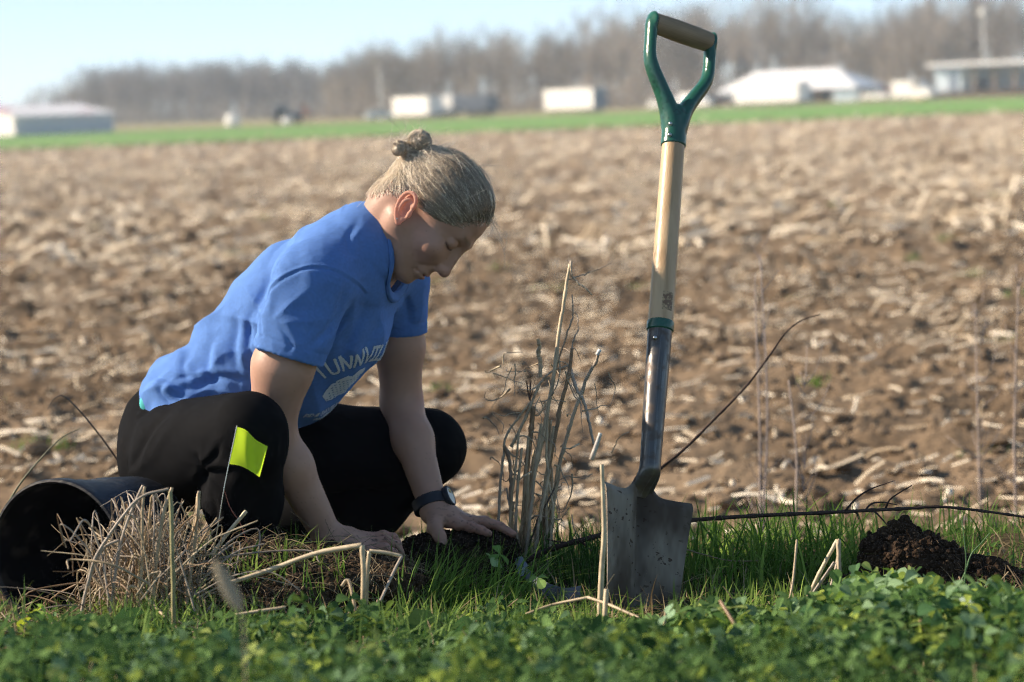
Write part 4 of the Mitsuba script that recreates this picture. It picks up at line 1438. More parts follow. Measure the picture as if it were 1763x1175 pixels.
def blade_pt(u, t, off):
    """u across, t from tread (0) to cutting edge (1)"""
    w = tw + (bw - tw) * t**0.8
    hump = math.exp(-(u / 0.23) ** 2)
    dish = 0.020 * (u * u) - 0.010                         # edges come towards the camera side
    ridge_ = -0.016 * math.exp(-(u / 0.17) ** 2) * math.exp(-(t / 0.30) ** 2) - 0.006 * math.exp(-(u / 0.12) ** 2) * (1 - t)
    s = (s_tread + 0.042 * hump * math.exp(-(t / 0.10) ** 2)) - bh * t
    lip = -0.010 * math.exp(-((t) / 0.02) ** 2) * (1 - hump)
    fold_ = 0.0050 * math.exp(-((u + 0.10) / 0.030) ** 2) * max(0.0, 1 - t * 1.35)
    return sp3(u * w - 0.002, s, dish + ridge_ + lip + fold_ + off)


fr_ = np.array([[blade_pt(u, t, 0.0012) for u in bu] for t in bl]).reshape(-1, 3)
bk_ = np.array([[blade_pt(u, t, -0.0012) for u in bu] for t in bl]).reshape(-1, 3)
fr_ += SN * (0.0012 * nz(fr_, 60, 5, 2))[:, None]
nu, nt = len(bu), len(bl)
i = (np.arange(nt - 1)[:, None] * nu + np.arange(nu - 1)[None]).ravel()
F1 = np.vstack([np.stack([i, i + nu, i + nu + 1], 1), np.stack([i, i + nu + 1, i + 1], 1)])
o = nt * nu
bd_ = np.concatenate([np.arange(nu), np.arange(1, nt) * nu + nu - 1, (nt - 1) * nu + np.arange(nu - 2, -1, -1), np.arange(nt - 2, 0, -1) * nu])
b2_ = np.roll(bd_, -1)
Fe = np.vstack([np.stack([bd_, b2_, b2_ + o], 1), np.stack([bd_, b2_ + o, bd_ + o], 1)])
obj('blade', (np.vstack([fr_, bk_]), np.vstack([F1, F1[:, ::-1] + o, Fe])), 'muddy_blade', spade, smooth=35)
labels[spade + '__blade'] = {'label': 'mud-smeared steel blade with its foot treads'}

# ------------------------------------------------------------------ survey flag
flag = thing('survey_flag', 'small neon yellow-green marking flag on a thin wire in front of the bent knee', 'flag')
fb_, ft = P(366, 935, 4.90), P(408, 735, 4.90)
mat('wire_steel', (0.55, 0.55, 0.53), 0.4, metallic=0.8)
wb = fb_ + (fb_ - ft) * 0.30
obj('wire', tube(spline(np.array([wb, fb_ + 0.004 * RGT, (fb_ + ft) / 2, ft + 0.002 * UPV]), 24), 0.0010, 8), 'wire_steel', flag)
scene['neon_vinyl'] = {'type': 'principledthin', 'base_color': {'type': 'rgb', 'value': [0.66, 0.92, 0.05]}, 'roughness': 0.35, 'diff_trans': 0.9}
fa = [(408, 735), (424, 741), (440, 757), (461, 769)]
fc = [(394, 799), (415, 803), (432, 812), (447, 822)]
fu, fv_ = 22, 14
top, bot = spline(np.array([(*q, 4.90) for q in fa]), fu), spline(np.array([(*q, 4.90) for q in fc]), fu)
vv = []
for k in range(fv_):
    t = k / (fv_ - 1)
    for j in range(fu):
        q = top[j] * (1 - t) + bot[j] * t
        u_ = j / (fu - 1)
        dep = 4.90 - 0.012 * math.sin(u_ * 5.0 + t * 1.2) * u_ - 0.020 * u_ - 0.004 * math.sin(9 * u_ - 4 * t) * u_
        vv.append(P(q[0], q[1], dep))
i = (np.arange(fv_ - 1)[:, None] * fu + np.arange(fu - 1)[None]).ravel()
obj('pennant', (np.array(vv), np.vstack([np.stack([i, i + fu, i + fu + 1], 1), np.stack([i, i + fu + 1, i + 1], 1)])), 'neon_vinyl', flag, smooth=True)

# ------------------------------------------------------------------ black nursery pot lying on its side
pot = thing('nursery_pot', 'large black plastic nursery pot lying on its side at the left', 'plant pot')
pm = P(96, 958, 4.90)
pbm = pm + 0.135 * RGT + 0.250 * FWD + 0.012 * UPV
pax = unit(pbm - pm)
scene['pot_plastic'] = {'type': 'twosided', 'b': {'type': 'bumpmap', 'arbitrary': proc(lambda p, n, uv: fbm(p.x * 110, p.y * 110, p.z * 110, 3), 1e-3), 'scale': 0.0012,
                        'bsdf': {'type': 'principled', 'base_color': proc(lambda p, n, uv: mix([0.008, 0.009, 0.012], [0.045, 0.038, 0.032], smoothstep(0.55, 0.78, fbm(p.x * 26, p.y * 26, p.z * 26, 4)) * 0.8)), 'roughness': 0.48, 'specular': 0.35}}}
PL = 0.245
prof = [(0.1290, 0.006), (0.1330, 0.000), (0.1372, 0.001), (0.1385, 0.006), (0.1380, 0.026), (0.1345, 0.030), (0.1310, 0.031), (0.1295, 0.075), (0.1255, 0.080), (0.1235, PL * 0.6), (0.1160, PL - 0.012), (0.1120, PL), (0.0, PL),
        (0.0, PL - 0.004), (0.1080, PL - 0.006), (0.1130, PL - 0.016), (0.1200, PL * 0.6), (0.1225, 0.082), (0.1262, 0.076), (0.1290, 0.006)]
v, f = lathe(prof, 96, pm, pax)
q = v - pm
ax_d = q @ pax
rad_v = q - ax_d[:, None] * pax
v = v - UPV * (0.16 * (rad_v @ UPV))[:, None] * smoothnp_(0.25, 0.0, ax_d)[:, None] * 0.35   # the mouth sags a little
obj('wall', (v, f), 'pot_plastic', pot, smooth=50)

# ------------------------------------------------------------------ soil under the hands, sod, and the heap on the right
def lumpy(prims, h, amp, seed, s=1.0):
    v, f = sdf_mesh(prims, h)
    n = vnormals(v, f)
    a = nz(v, 26 * s, seed, 3) * 1.3 + nz(v, 75 * s, seed + 1, 3) * 0.7 + (np.abs(nz(v, 45 * s, seed + 2, 3)) * -1.2 + 0.12)
    return v + n * (amp * a)[:, None] + 0.25 * amp * np.stack([nz(v, 120 * s, seed + k, 2) for k in (5, 6, 7)], 1), f


def crumbs(v, f, n, r0, r1, seed, lift=0.3):
    """small crumbs sitting on a lumpy surface"""
    r = np.random.default_rng(seed)
    nn = vnormals(v, f)
    ok = np.nonzero(nn[:, 2] > -0.2)[0]
    i = r.choice(ok, n)
    s = r0 * (r1 / r0) ** (r.random(n) ** 2)
    d = iv[None] * (1 + 0.8 * (meshkit.noise(iv[None] * 1.8 + r.uniform(0, 40, (n, 1, 3)), 3) - 0.5)[..., None])
    vv = d * s[:, None, None] * r.uniform(0.7, 1.3, (n, 1, 3)) + (v[i] + nn[i] * (s * lift)[:, None])[:, None]
    ff = (if_[None] + (np.arange(n) * len(iv))[:, None, None]).reshape(-1, 3)
    return vv.reshape(-1, 3), ff


def soil_mat(key, dark, light):
    def fn(p, n, uv):
        a = fbm(p.x * 60, p.y * 60, p.z * 60, 3)
        b = smoothstep(0.70, 0.76, fbm(p.x * 170 + 9, p.y * 170, p.z * 170, 2))
        return mix(mix(dark, light, dr.clip(1.6 * (a - 0.25), 0, 1)), [0.26, 0.17, 0.10], 0.35 * b)
    return bumped(key, proc(fn), 0.95, lambda p, n, uv: fbm(p.x * 260, p.y * 260, p.z * 260, 3), 0.004, 8e-4, specular=0.08)


soil_mat('black_soil', [0.012, 0.009, 0.007], [0.040, 0.028, 0.020])
soil_mat('brown_soil', [0.020, 0.0135, 0.0095], [0.072, 0.048, 0.032])
soil_mat('sod_soil', [0.028, 0.020, 0.014], [0.105, 0.074, 0.048])


def root_fibres(v, f, n, L0, L1, seed, rad=0.0005):
    r = np.random.default_rng(seed)
    nn = vnormals(v, f)
    i = r.integers(0, len(v), n)
    t = np.linspace(0, 1, 7)[None, :, None]
    L = r.uniform(L0, L1, n)[:, None, None]
    tan = unit(np.cross(nn[i], r.normal(size=(n, 3))))[:, None]
    pts = v[i][:, None] + L * (nn[i][:, None] * (0.55 * t - 0.5 * t**2) + tan * t + 0.25 * r.normal(size=(n, 1, 3)) * t**2)
    return tubes(pts, np.full((n, 7), rad), 3), np.repeat(r.random(n), 21)


ball = thing('root_ball', 'black soil root ball being pressed down under the hands', 'root ball')
bp = [U(0, 'ell', P(800, 985, 5.40), E3, np.array([0.098, 0.085, 0.066])), U(0.03, 'ell', P(850, 960, 5.41), E3, np.array([0.048, 0.07, 0.040])), U(0.03, 'ell', P(735, 960, 5.40), E3, np.array([0.060, 0.07, 0.040])),
      U(0.03, 'ell', P(800, 957, 5.40), E3, np.array([0.085, 0.060, 0.036])), U(0.03, 'ell', P(830, 1010, 5.34), E3, np.array([0.075, 0.06, 0.045]))]
v, f = lumpy(bp, 0.0045, 0.010, 201)
# hands press the soil down: keep it below the palms and fingers
for g in fgF + [thF] + fgN:
    for q in np.vstack([spline(g, 10)]):
        d = np.linalg.norm((v - q)[:, :2], axis=1)
        lim = q[2] - 0.0065
        w = np.exp(-(d / 0.012) ** 2)
        v[:, 2] -= w * np.maximum(0, v[:, 2] - lim)
obj('soil', (v, f), 'black_soil', ball)
obj('crumbs', crumbs(v, f, 1500, 0.0015, 0.006, 31, 0.1), 'black_soil', ball, smooth=False)
labels[ball + '__crumbs'] = {'label': 'small soil crumbs on the root ball', 'kind': 'stuff'}
q, k = root_fibres(v, f, 140, 0.01, 0.035, 12, 0.0003)
mat('root_brown', (0.10, 0.062, 0.035), 0.8)
obj('roots', q, 'root_brown', ball)
labels[ball + '__roots'] = {'label': 'fine roots hanging from the ball', 'kind': 'stuff'}

sod = thing('sod_pile', 'low pile of turned brown sod and roots in front of the near hand', 'sod')
spm = [U(0, 'ell', P(560, 1005, 4.98), E3, np.array([0.15, 0.11, 0.040])), U(0.03, 'ell', P(450, 985, 5.00), E3, np.array([0.09, 0.10, 0.048])), U(0.03, 'ell', P(640, 1010, 5.06), E3, np.array([0.10, 0.12, 0.045])),
       U(0.03, 'ell', P(540, 985, 5.03), E3, np.array([0.085, 0.08, 0.045])), U(0.03, 'ell', P(480, 1040, 4.90), E3, np.array([0.10, 0.10, 0.045])), U(0.03, 'ell', P(410, 1000, 5.12), E3, np.array([0.11, 0.12, 0.060]))]
v, f = lumpy(spm, 0.0055, 0.014, 211)
for g in fgN:
    for q in spline(g, 10):
        d = np.linalg.norm((v - q)[:, :2], axis=1)
        w = np.exp(-(d / 0.014) ** 2)
        v[:, 2] -= w * np.maximum(0, v[:, 2] - (q[2] - 0.007))
obj('soil', (v, f), 'sod_soil', sod)
obj('crumbs', crumbs(v, f, 1300, 0.002, 0.008, 32), 'sod_soil', sod, smooth=False)
labels[sod + '__crumbs'] = {'label': 'crumbs of soil on the sod', 'kind': 'stuff'}
q, k = root_fibres(v, f, 1300, 0.02, 0.075, 13, 0.00055)
rc_ = np.array([0.09, 0.062, 0.04]) * (1 - k[:, None]) + np.array([0.42, 0.34, 0.22]) * k[:, None]
obj('roots', q, 'plain_matte', sod, color=rc_)
labels[sod + '__roots'] = {'label': 'tangle of dry roots and stems on the sod', 'kind': 'stuff'}

heap = thing('soil_heap', 'heap of dark brown crumbly soil at the right edge', 'soil heap')
hpm = [U(0, 'ell', P(1560, 1000, 5.15), E3, np.array([0.085, 0.075, 0.075])), U(0.03, 'ell', P(1515, 945, 5.15), E3, np.array([0.034, 0.04, 0.030])), U(0.012, 'ell', P(1552, 912, 5.15), E3, np.array([0.021, 0.022, 0.017])),
       U(0.03, 'cap', P(1560, 962, 5.15), P(1700, 1012, 5.15), 0.050, 0.044), U(0.03, 'cap', P(1690, 1040, 5.15), P(1850, 1062, 5.12), 0.068, 0.04),
       U(0.03, 'ell', P(1490, 1030, 5.13), E3, np.array([0.07, 0.06, 0.045])), U(0.03, 'ell', P(1630, 1050, 5.10), E3, np.array([0.13, 0.09, 0.05]))]
v, f = lumpy(hpm, 0.0042, 0.013, 221)
obj('soil', (v, f), 'brown_soil', heap)
obj('crumbs', crumbs(v, f, 3600, 0.0015, 0.0075, 33, 0.15), 'brown_soil', heap, smooth=False)
labels[heap + '__crumbs'] = {'label': 'crumbs and small clods on the heap', 'kind': 'stuff'}
q, k = root_fibres(v, f, 420, 0.008, 0.03, 14, 0.0003)
rc_ = np.array([0.07, 0.04, 0.022]) * (1 - k[:, None]) + np.array([0.30, 0.20, 0.12]) * k[:, None]
obj('roots', q, 'plain_matte', heap, color=rc_)
labels[heap + '__roots'] = {'label': 'fine root hairs on the heap', 'kind': 'stuff'}

# ------------------------------------------------------------------ grey plastic scraps beside the root ball
t = thing('plastic_strip', 'grey plastic strip lying in the grass left of the spade blade', 'plastic strip')
mat('grey_plastic', proc(lambda p, n, uv: mix([0.13, 0.145, 0.185], [0.21, 0.22, 0.26], fbm(p.x * 40, p.y * 40, p.z * 40, 3))), 0.6)
rows_ = spline(np.array([(905, 988, 5.28, 11), (925, 1006, 5.22, 12), (950, 1022, 5.16, 15), (975, 1028, 5.12, 15), (1000, 1018, 5.12, 9)]), 24)
a = np.array([P(x, y - w, d) for x, y, d, w in rows_])
b = np.array([P(x, y + w, d - 0.02) for x, y, d, w in rows_])
n_ = len(a)
vv = np.vstack([a, b, a + 0.004 * FWD, b + 0.004 * FWD])
i = np.arange(n_ - 1)
qd = np.vstack([np.stack([i, i + n_, i + n_ + 1, i + 1], 1), np.stack([i + 2 * n_, i + 1 + 2 * n_, i + 1 + 3 * n_, i + 3 * n_], 1), np.stack([i, i + 1, i + 1 + 2 * n_, i + 2 * n_], 1), np.stack([i + n_, i + 3 * n_, i + 1 + 3 * n_, i + 1 + n_], 1)])
obj('strip', (vv, np.vstack([qd[:, [0, 1, 2]], qd[:, [0, 2, 3]]])), 'grey_plastic', t, smooth=40)
t = thing('plastic_tag', 'pale blue grey torn plastic tag at the foot of the dry stems', 'tag')
tg = spline(np.array([(888, 962, 5.36), (898, 958, 5.34), (905, 968, 5.33), (911, 974, 5.34)]), 10)
tb = spline(np.array([(884, 984, 5.34), (893, 992, 5.32), (902, 990, 5.32), (900, 982, 5.33)]), 10)
a, b = np.array([P(*q) for q in tg]), np.array([P(*q) for q in tb])
mid = (a + b) / 2 + FWD * (0.004 * np.sin(np.arange(10) * 1.4))[:, None]
vv = np.vstack([a, mid, b])
i = np.arange(9)
qd = np.vstack([np.stack([i, i + 10, i + 11, i + 1], 1), np.stack([i + 10, i + 20, i + 21, i + 11], 1)])
vv2 = np.vstack([vv, vv + 0.0012 * FWD])
qd = np.vstack([qd, qd[:, ::-1] + 30])
mat('blue_plastic', (0.27, 0.31, 0.41), 0.6)
obj('sheet', (vv2, np.vstack([qd[:, [0, 1, 2]], qd[:, [0, 2, 3]]])), 'blue_plastic', t, smooth=40)
# ------------------------------------------------------------------ twigs and dry stems
pr_ = np.random.default_rng(41)


def knobbly(pl, r0, r1, n=40, sides=8, knob=0.0, every=5):
    p = spline(PP(pl), n)
    r = np.linspace(r0, r1, n)
    if knob:
        k = np.arange(n) % every == 0
        r = r * (1 + knob * k)
    return tube(p, r, sides)


def stem(key, parent, pl, r0, r1, c0, c1=None, n=26, sides=6, knob=0.0, every=6, m='plain_satin', jit=0.0):
    p = spline(PP(pl), n)
    if jit:
        p = p + jit * np.cumsum(pr_.normal(size=(n, 3)), 0) * np.sin(np.linspace(0, np.pi, n))[:, None]
    r = np.linspace(r0, r1, n) * (1 + (knob * (np.arange(n) % every == 0) if knob else 0))
    v, f = tube(p, r, sides)
    c1 = c0 if c1 is None else c1
    t = np.append(np.repeat(np.linspace(0, 1, n), sides), [0, 1])[:, None]
    c = np.asarray(c0) * (1 - t) + np.asarray(c1) * t
    c = c * (1 + 0.9 * nz(v, 160, 7, 2) + 0.6 * nz(v, 30, 8, 2))[:, None]
    if key is None:
        return v, f, np.clip(c, 0.005, 1)
    return obj(key, (v, f), m, parent, color=np.clip(c, 0.005, 1))


DK, DK2 = (0.050, 0.034, 0.030), (0.085, 0.060, 0.050)
br = thing('fallen_branch', 'long thin dark twig lying across behind the spade blade towards the right edge', 'branch')
stem('main_stem', br, [(905, 966, 5.35), (950, 945, 5.35), (1010, 928, 5.35), (1045, 919, 5.36), (1100, 905, 5.37), (1190, 896, 5.36), (1290, 889, 5.34), (1400, 884, 5.32), (1480, 880, 5.30), (1560, 876, 5.30), (1620, 873, 5.30), (1690, 880, 5.30), (1775, 892, 5.30)], 0.0052, 0.0022, DK, DK2, n=110, sides=8, knob=0.35, every=5, m='plain_matte')
for pl in ([(1455, 880, 5.30), (1475, 858, 5.30), (1500, 842, 5.30), (1540, 828, 5.30)], [(1490, 879, 5.30), (1500, 868, 5.31), (1520, 865, 5.31), (1545, 870, 5.31)], [(1525, 875, 5.30), (1535, 858, 5.29), (1570, 836, 5.28)],
           [(1505, 880, 5.30), (1515, 890, 5.29), (1529, 906, 5.28)], [(1472, 881, 5.30), (1476, 886, 5.30), (1478, 895, 5.30)], [(992, 936, 5.35), (960, 933, 5.35), (940, 928, 5.35)], [(1002, 934, 5.35), (1010, 941, 5.34), (1019, 949, 5.33)]):
    stem('side_twig', br, pl, 0.0022, 0.0009, DK, DK2, n=14, m='plain_matte')
t = thing('curved_sapling', 'thin dark curved sapling rising right of the spade socket', 'sapling')
stem('main_stem', t, [(1120, 822, 5.75), (1143, 802, 5.75), (1180, 772, 5.75), (1230, 722, 5.75), (1285, 665, 5.75), (1325, 612, 5.75), (1352, 574, 5.75), (1380, 552, 5.75), (1412, 542, 5.75)], 0.0034, 0.0010, DK, DK2, n=60, knob=0.3, every=6, m='plain_matte')
stem('main_stem', t, [(1060, 890, 5.72), (1090, 850, 5.74), (1120, 822, 5.75)], 0.0040, 0.0034, DK, n=10, m='plain_matte')
t = thing('bent_twig', 'thin dark twig behind the soil heap at the right edge', 'branch')
stem('main_stem', t, [(1655, 955, 5.3), (1690, 957, 5.3), (1715, 970, 5.3), (1770, 1000, 5.28)], 0.0020, 0.0022, DK, n=20, knob=0.3, m='plain_matte')
t = thing('arching_weed', 'dark arching stem with a hooked tip left of the hip', 'stem')
stem('main_stem', t, [(235, 870, 5.55), (215, 815, 5.55), (190, 775, 5.55), (160, 735, 5.55), (130, 700, 5.55), (108, 682, 5.55), (92, 688, 5.55), (82, 705, 5.55)], 0.0020, 0.0008, DK, (0.20, 0.16, 0.13), n=40, m='plain_matte')
stem('main_stem', t, [(262, 985, 5.52), (252, 930, 5.54), (235, 870, 5.55)], 0.0034, 0.0030, DK, n=10, m='plain_matte')
t = thing('arching_grass_stem', 'thin green arching stem above the black pot', 'stem')
stem('main_stem', t, [(-12, 960, 5.5), (5, 890, 5.5), (30, 840, 5.5), (70, 790, 5.5), (105, 755, 5.5), (138, 738, 5.5)], 0.0028, 0.0008, (0.06, 0.11, 0.04), (0.12, 0.11, 0.07), n=40)
t = thing('red_sprig', 'thin reddish sprig in front of the lower leg', 'stem')
stem('main_stem', t, [(427, 938, 4.95), (415, 905, 4.95), (400, 880, 4.95), (392, 862, 4.95), (386, 843, 4.95)], 0.0009, 0.0004, (0.22, 0.08, 0.06), n=30, jit=0.0004)
t = thing('low_runner', 'thin tan runner stem in the grass right of the spade', 'stem')
stem('main_stem', t, [(1180, 946, 5.25), (1215, 955, 5.24), (1260, 965, 5.22), (1306, 966, 5.2)], 0.0014, 0.0008, (0.26, 0.19, 0.13), n=24, jit=0.0004)

TAN, BRN, GRY, PALE = (0.42, 0.325, 0.205), (0.25, 0.16, 0.09), (0.37, 0.31, 0.25), (0.56, 0.46, 0.31)
wd = thing('dry_weed', 'clump of tall broken dry brown weed stalks between the hand and the spade', 'dry weed')
B = lambda x, y, d=5.5: (x, y, d)
main = [
    ([B(915, 1000), B(905, 930), B(915, 830), B(933, 750), B(950, 650), B(962, 560), B(972, 500), B(981, 455)], 0.0046, 0.0026, TAN, PALE),
    ([B(900, 1000), B(903, 900), B(908, 830), B(915, 760), B(918, 700)], 0.0050, 0.0042, BRN, BRN),
    ([B(922, 1000), B(930, 930), B(942, 860), B(955, 770), B(968, 700), B(980, 650), B(985, 600)], 0.0048, 0.0030, BRN, BRN),
    ([B(935, 990, 5.52), B(945, 900, 5.52), B(958, 820, 5.52), B(975, 740, 5.52), B(1000, 660, 5.5), B(1020, 625, 5.49), B(1031, 606, 5.48)], 0.0036, 0.0026, TAN, GRY),
    ([B(893, 1000), B(885, 930), B(880, 870), B(876, 800), B(868, 768)], 0.0036, 0.0030, GRY, BRN),
    ([B(880, 770), B(905, 720), B(925, 675), B(940, 650), B(960, 638), B(985, 628)], 0.0028, 0.0012, TAN, GRY),
    ([B(930, 650), B(932, 620), B(930, 600), B(926, 583)], 0.0034, 0.0036, TAN, TAN),
    ([B(858, 900), B(862, 850), B(868, 790), B(872, 740), B(890, 715), B(915, 690)], 0.0026, 0.0016, GRY, TAN),
    ([B(946, 985, 5.45), B(948, 920, 5.45), B(950, 860, 5.45), B(945, 780, 5.45), B(944, 700, 5.45)], 0.0024, 0.0020, PALE, TAN),
    ([B(952, 660), B(962, 610), B(975, 570), B(983, 535), B(985, 508)], 0.0020, 0.0010, BRN, GRY),
    ([B(980, 630), B(990, 670), B(1005, 700), B(1015, 735), B(1022, 765)], 0.0032, 0.0022, GRY, GRY),
    ([B(978, 482), B(998, 475), B(1020, 465), B(1054, 452)], 0.0012, 0.0007, GRY, GRY),
    ([B(981, 455), B(986, 450), B(992, 470), B(1003, 484), B(1012, 494), B(1019, 508)], 0.0020, 0.0012, GRY, PALE),
    ([B(981, 455), B(983, 443), B(984, 434)], 0.0008, 0.0004, GRY, GRY),
    ([B(985, 600), B(988, 560), B(990, 538)], 0.0014, 0.0008, GRY, GRY),
    ([B(898, 1000, 5.45), B(920, 900, 5.44), B(955, 840, 5.43)], 0.0022, 0.0012, DK2, DK2),
    ([B(870, 1000), B(895, 950), B(880, 880), B(872, 840)], 0.0024, 0.0016, GRY, GRY),
]
for i in range(16):
    bx, tx, ty = pr_.uniform(880, 955), pr_.normal(0, 14), pr_.uniform(690, 880)
    dz = pr_.normal() * 0.03
    main.append(([(bx, 1000, 5.5 + dz), (bx + tx * 0.4, 920, 5.5 + dz), (bx + tx + (900 - 0.92 * 900) * 0.2, ty, 5.5 + dz)], pr_.uniform(0.0022, 0.0042), pr_.uniform(0.0018, 0.003), [TAN, BRN, GRY][i % 3], TAN))
for pl, r0, r1, c0, c1 in main:
    stem('stalk', wd, pl, r0 * 1.12, r1 * 1.12, np.array(c0) * 1.12, np.array(c1) * 1.12, n=44, sides=7, knob=0.3, every=9, jit=0.0008)
fine = []
for i in range(70):
    b = (pr_.normal(932, 42), pr_.uniform(600, 900), 5.5 + pr_.normal() * 0.02)
    a0, L = pr_.uniform(0, 2 * np.pi), pr_.uniform(18, 60)
    pl = [b]
    for k in range(4):
        a0 += pr_.normal(0.35, 0.55)
        q0 = pl[-1]
        pl.append((q0[0] + 0.30 * L * math.cos(a0), q0[1] + 0.33 * L * math.sin(a0) + 7, q0[2] + pr_.normal() * 0.008))
    fine.append(stem(None, wd, pl, pr_.uniform(0.0009, 0.0022), 0.0005, PALE if i % 3 == 0 else TAN, GRY, n=18, sides=5, jit=0.0006))
fine = join(fine)
obj('leaf_curls', fine[:2], 'plain_satin', wd, color=fine[2])
labels[wd + '__leaf_curls'] = {'label': 'curled grey dead leaves and tendrils on the stalks', 'kind': 'stuff'}
for i in range(8):
    a = pr_.uniform(-0.5, 0.5)
    stem('bract', wd, [B(912, 690), (912 + 10 * a, 672, 5.5), (912 + 18 * a, 655, 5.5 + 0.01 * a)], 0.0012, 0.0004, (0.12, 0.06, 0.035), n=8, sides=5)
stem('cut_end', wd, [B(1028, 612, 5.48), B(1033, 602, 5.48)], 0.0040, 0.0036, (0.62, 0.62, 0.60), n=6, sides=7)
# white-ended stub and pale stalks standing close to the blade
t = thing('pale_stalk', 'pale split dry stalk standing right against the left edge of the spade blade', 'dry stalk')
stem('stalk', t, [(1032, 1070, 4.62), (1036, 980, 4.62), (1040, 920, 4.62), (1038, 850, 4.62), (1036, 800, 4.62)], 0.0052, 0.0030, PALE, PALE, n=30, sides=8, knob=0.15, every=14)
stem('stalk', t, [(1036, 1110, 4.55), (1041, 1060, 4.55), (1044, 1015, 4.56)], 0.0045, 0.0040, TAN, PALE, n=12, sides=8)
stem('stub', t, [(1018, 792, 4.64), (1030, 758, 4.64), (1034, 746, 4.64)], 0.0042, 0.0030, GRY, (0.6, 0.6, 0.58), n=10, sides=8)
t = thing('broken_straw', 'broken straw bent like a roof ridge in the grass left of the spade foot', 'straw')
stem('stalk', t, [(905, 1058, 4.6), (950, 1042, 4.6), (1012, 1029, 4.58)], 0.0024, 0.0026, TAN, PALE, n=16, sides=7)
stem('stalk', t, [(1012, 1029, 4.58), (1050, 1042, 4.55), (1100, 1064, 4.5)], 0.0026, 0.0024, PALE, TAN, n=12, sides=7)
t = thing('bent_straw', 'thick bleached straw bent in two sharp kinks in front of the near hand', 'straw')
stem('stalk', t, [(385, 1007, 4.62), (460, 983, 4.62), (545, 953, 4.60), (623, 939, 4.58)], 0.0038, 0.0044, PALE, PALE, n=26, sides=8, knob=0.1, every=9)
stem('stalk', t, [(623, 939, 4.58), (626, 985, 4.58), (625, 1040, 4.58)], 0.0042, 0.0042, PALE, TAN, n=14, sides=8)
t = thing('kinked_straw', 'second kinked straw just right of the thick bent one', 'straw')
stem('stalk', t, [(630, 1042, 4.62), (632, 990, 4.62), (636, 949, 4.62)], 0.0036, 0.0036, TAN, PALE, n=14, sides=7)
stem('stalk', t, [(636, 949, 4.62), (665, 952, 4.62), (692, 958, 4.62)], 0.0034, 0.0030, PALE, PALE, n=10, sides=7)
stem('stalk', t, [(692, 958, 4.62), (678, 985, 4.60), (655, 1035, 4.56)], 0.0026, 0.0022, GRY, GRY, n=10, sides=7)
lone = [('leaning pale straw in front of the lower leg', [(365, 955, 4.8), (395, 915, 4.8), (424, 880, 4.8)], 0.0034, PALE),
        ('upright straw stub with a torn top beside the flag wire', [(322, 985, 4.8), (334, 910, 4.8), (342, 850, 4.8)], 0.0034, TAN),
        ('straw lying in the clover under the dry grass clump', [(390, 1062, 4.5), (450, 1052, 4.5), (492, 1046, 4.5)], 0.0030, PALE),
        ('short upright straw stub in front of the sod pile', [(588, 1010, 4.6), (600, 1000, 4.6), (612, 1052, 4.58)], 0.0028, TAN),
        ('straw bent over into a narrow V in front of the soil heap', [(1392, 1028, 4.75), (1412, 985, 4.75), (1442, 930, 4.75)], 0.0036, PALE),
        ('upright straw in front of the soil heap', [(1447, 1040, 4.7), (1445, 990, 4.7), (1443, 930, 4.72)], 0.0040, TAN),
        ('short slanting straw at the foot of the upright ones', [(1398, 1025, 4.72), (1415, 1000, 4.72), (1437, 968, 4.72)], 0.0030, GRY),
        ('thin straw in the grass right of the blade', [(1352, 1055, 4.7), (1364, 1010, 4.7), (1372, 930, 4.75)], 0.0022, TAN),
        ('upright straw in the foreground clover below the spade', [(1135, 1130, 4.3), (1142, 1090, 4.3), (1147, 1050, 4.3)], 0.0026, TAN),
        ('brown stem leaning in the foreground clover right of the spade', [(1288, 1112, 4.1), (1262, 1070, 4.12), (1240, 1035, 4.15)], 0.0030, BRN),
        ('pale straw in the foreground clover at the bottom middle', [(655, 1175, 3.9), (662, 1150, 3.9), (672, 1130, 3.9)], 0.0026, TAN),
        ('brown dry stalk in the foreground clover at the right', [(1600, 1110, 4.0), (1592, 1082, 4.0), (1584, 1068, 4.0)], 0.0030, BRN)]
for lab, pl, r, c in lone:
    t = thing('loose_straw', lab, 'straw')
    stem('stalk', t, pl, r, r * 0.9, c, c, n=16, sides=7, knob=0.15, every=7)
    if 'narrow V' in lab:
        stem('stalk', t, [(1442, 930, 4.75), (1445, 936, 4.75), (1440, 975, 4.74), (1425, 1030, 4.72)], r * 0.8, r * 0.7, c, GRY, n=16, sides=7)
# pale out-of-focus leaf near the lens
t = thing('pale_dead_leaf', 'blurred pale beige dead leaf close to the lens in front of the dry grass', 'leaf')
lf = spline(np.array([(372, 965, 2.7, 4), (380, 985, 2.7, 11), (392, 1010, 2.7, 15), (404, 1035, 2.7, 13), (412, 1052, 2.7, 4)]), 14)
a = np.array([P(x - w, y, d) for x, y, d, w in lf])
m_ = np.array([P(x, y, d - 0.006) for x, y, d, w in lf])
b = np.array([P(x + w, y, d) for x, y, d, w in lf])
i = np.arange(13)
qd = np.vstack([np.stack([i, i + 14, i + 15, i + 1], 1), np.stack([i + 14, i + 28, i + 29, i + 15], 1)])
scene['dead_leaf'] = {'type': 'principledthin', 'base_color': {'type': 'rgb', 'value': [0.42, 0.37, 0.27]}, 'roughness': 0.6, 'diff_trans': 0.7}
obj('blade', (np.vstack([a, m_, b]), np.vstack([qd[:, [0, 1, 2]], qd[:, [0, 2, 3]]])), 'dead_leaf', t)
stem('leaf_stalk', t, [(412, 1052, 2.7), (420, 1085, 2.7), (426, 1300, 2.7)], 0.0006, 0.0008, TAN, n=8)

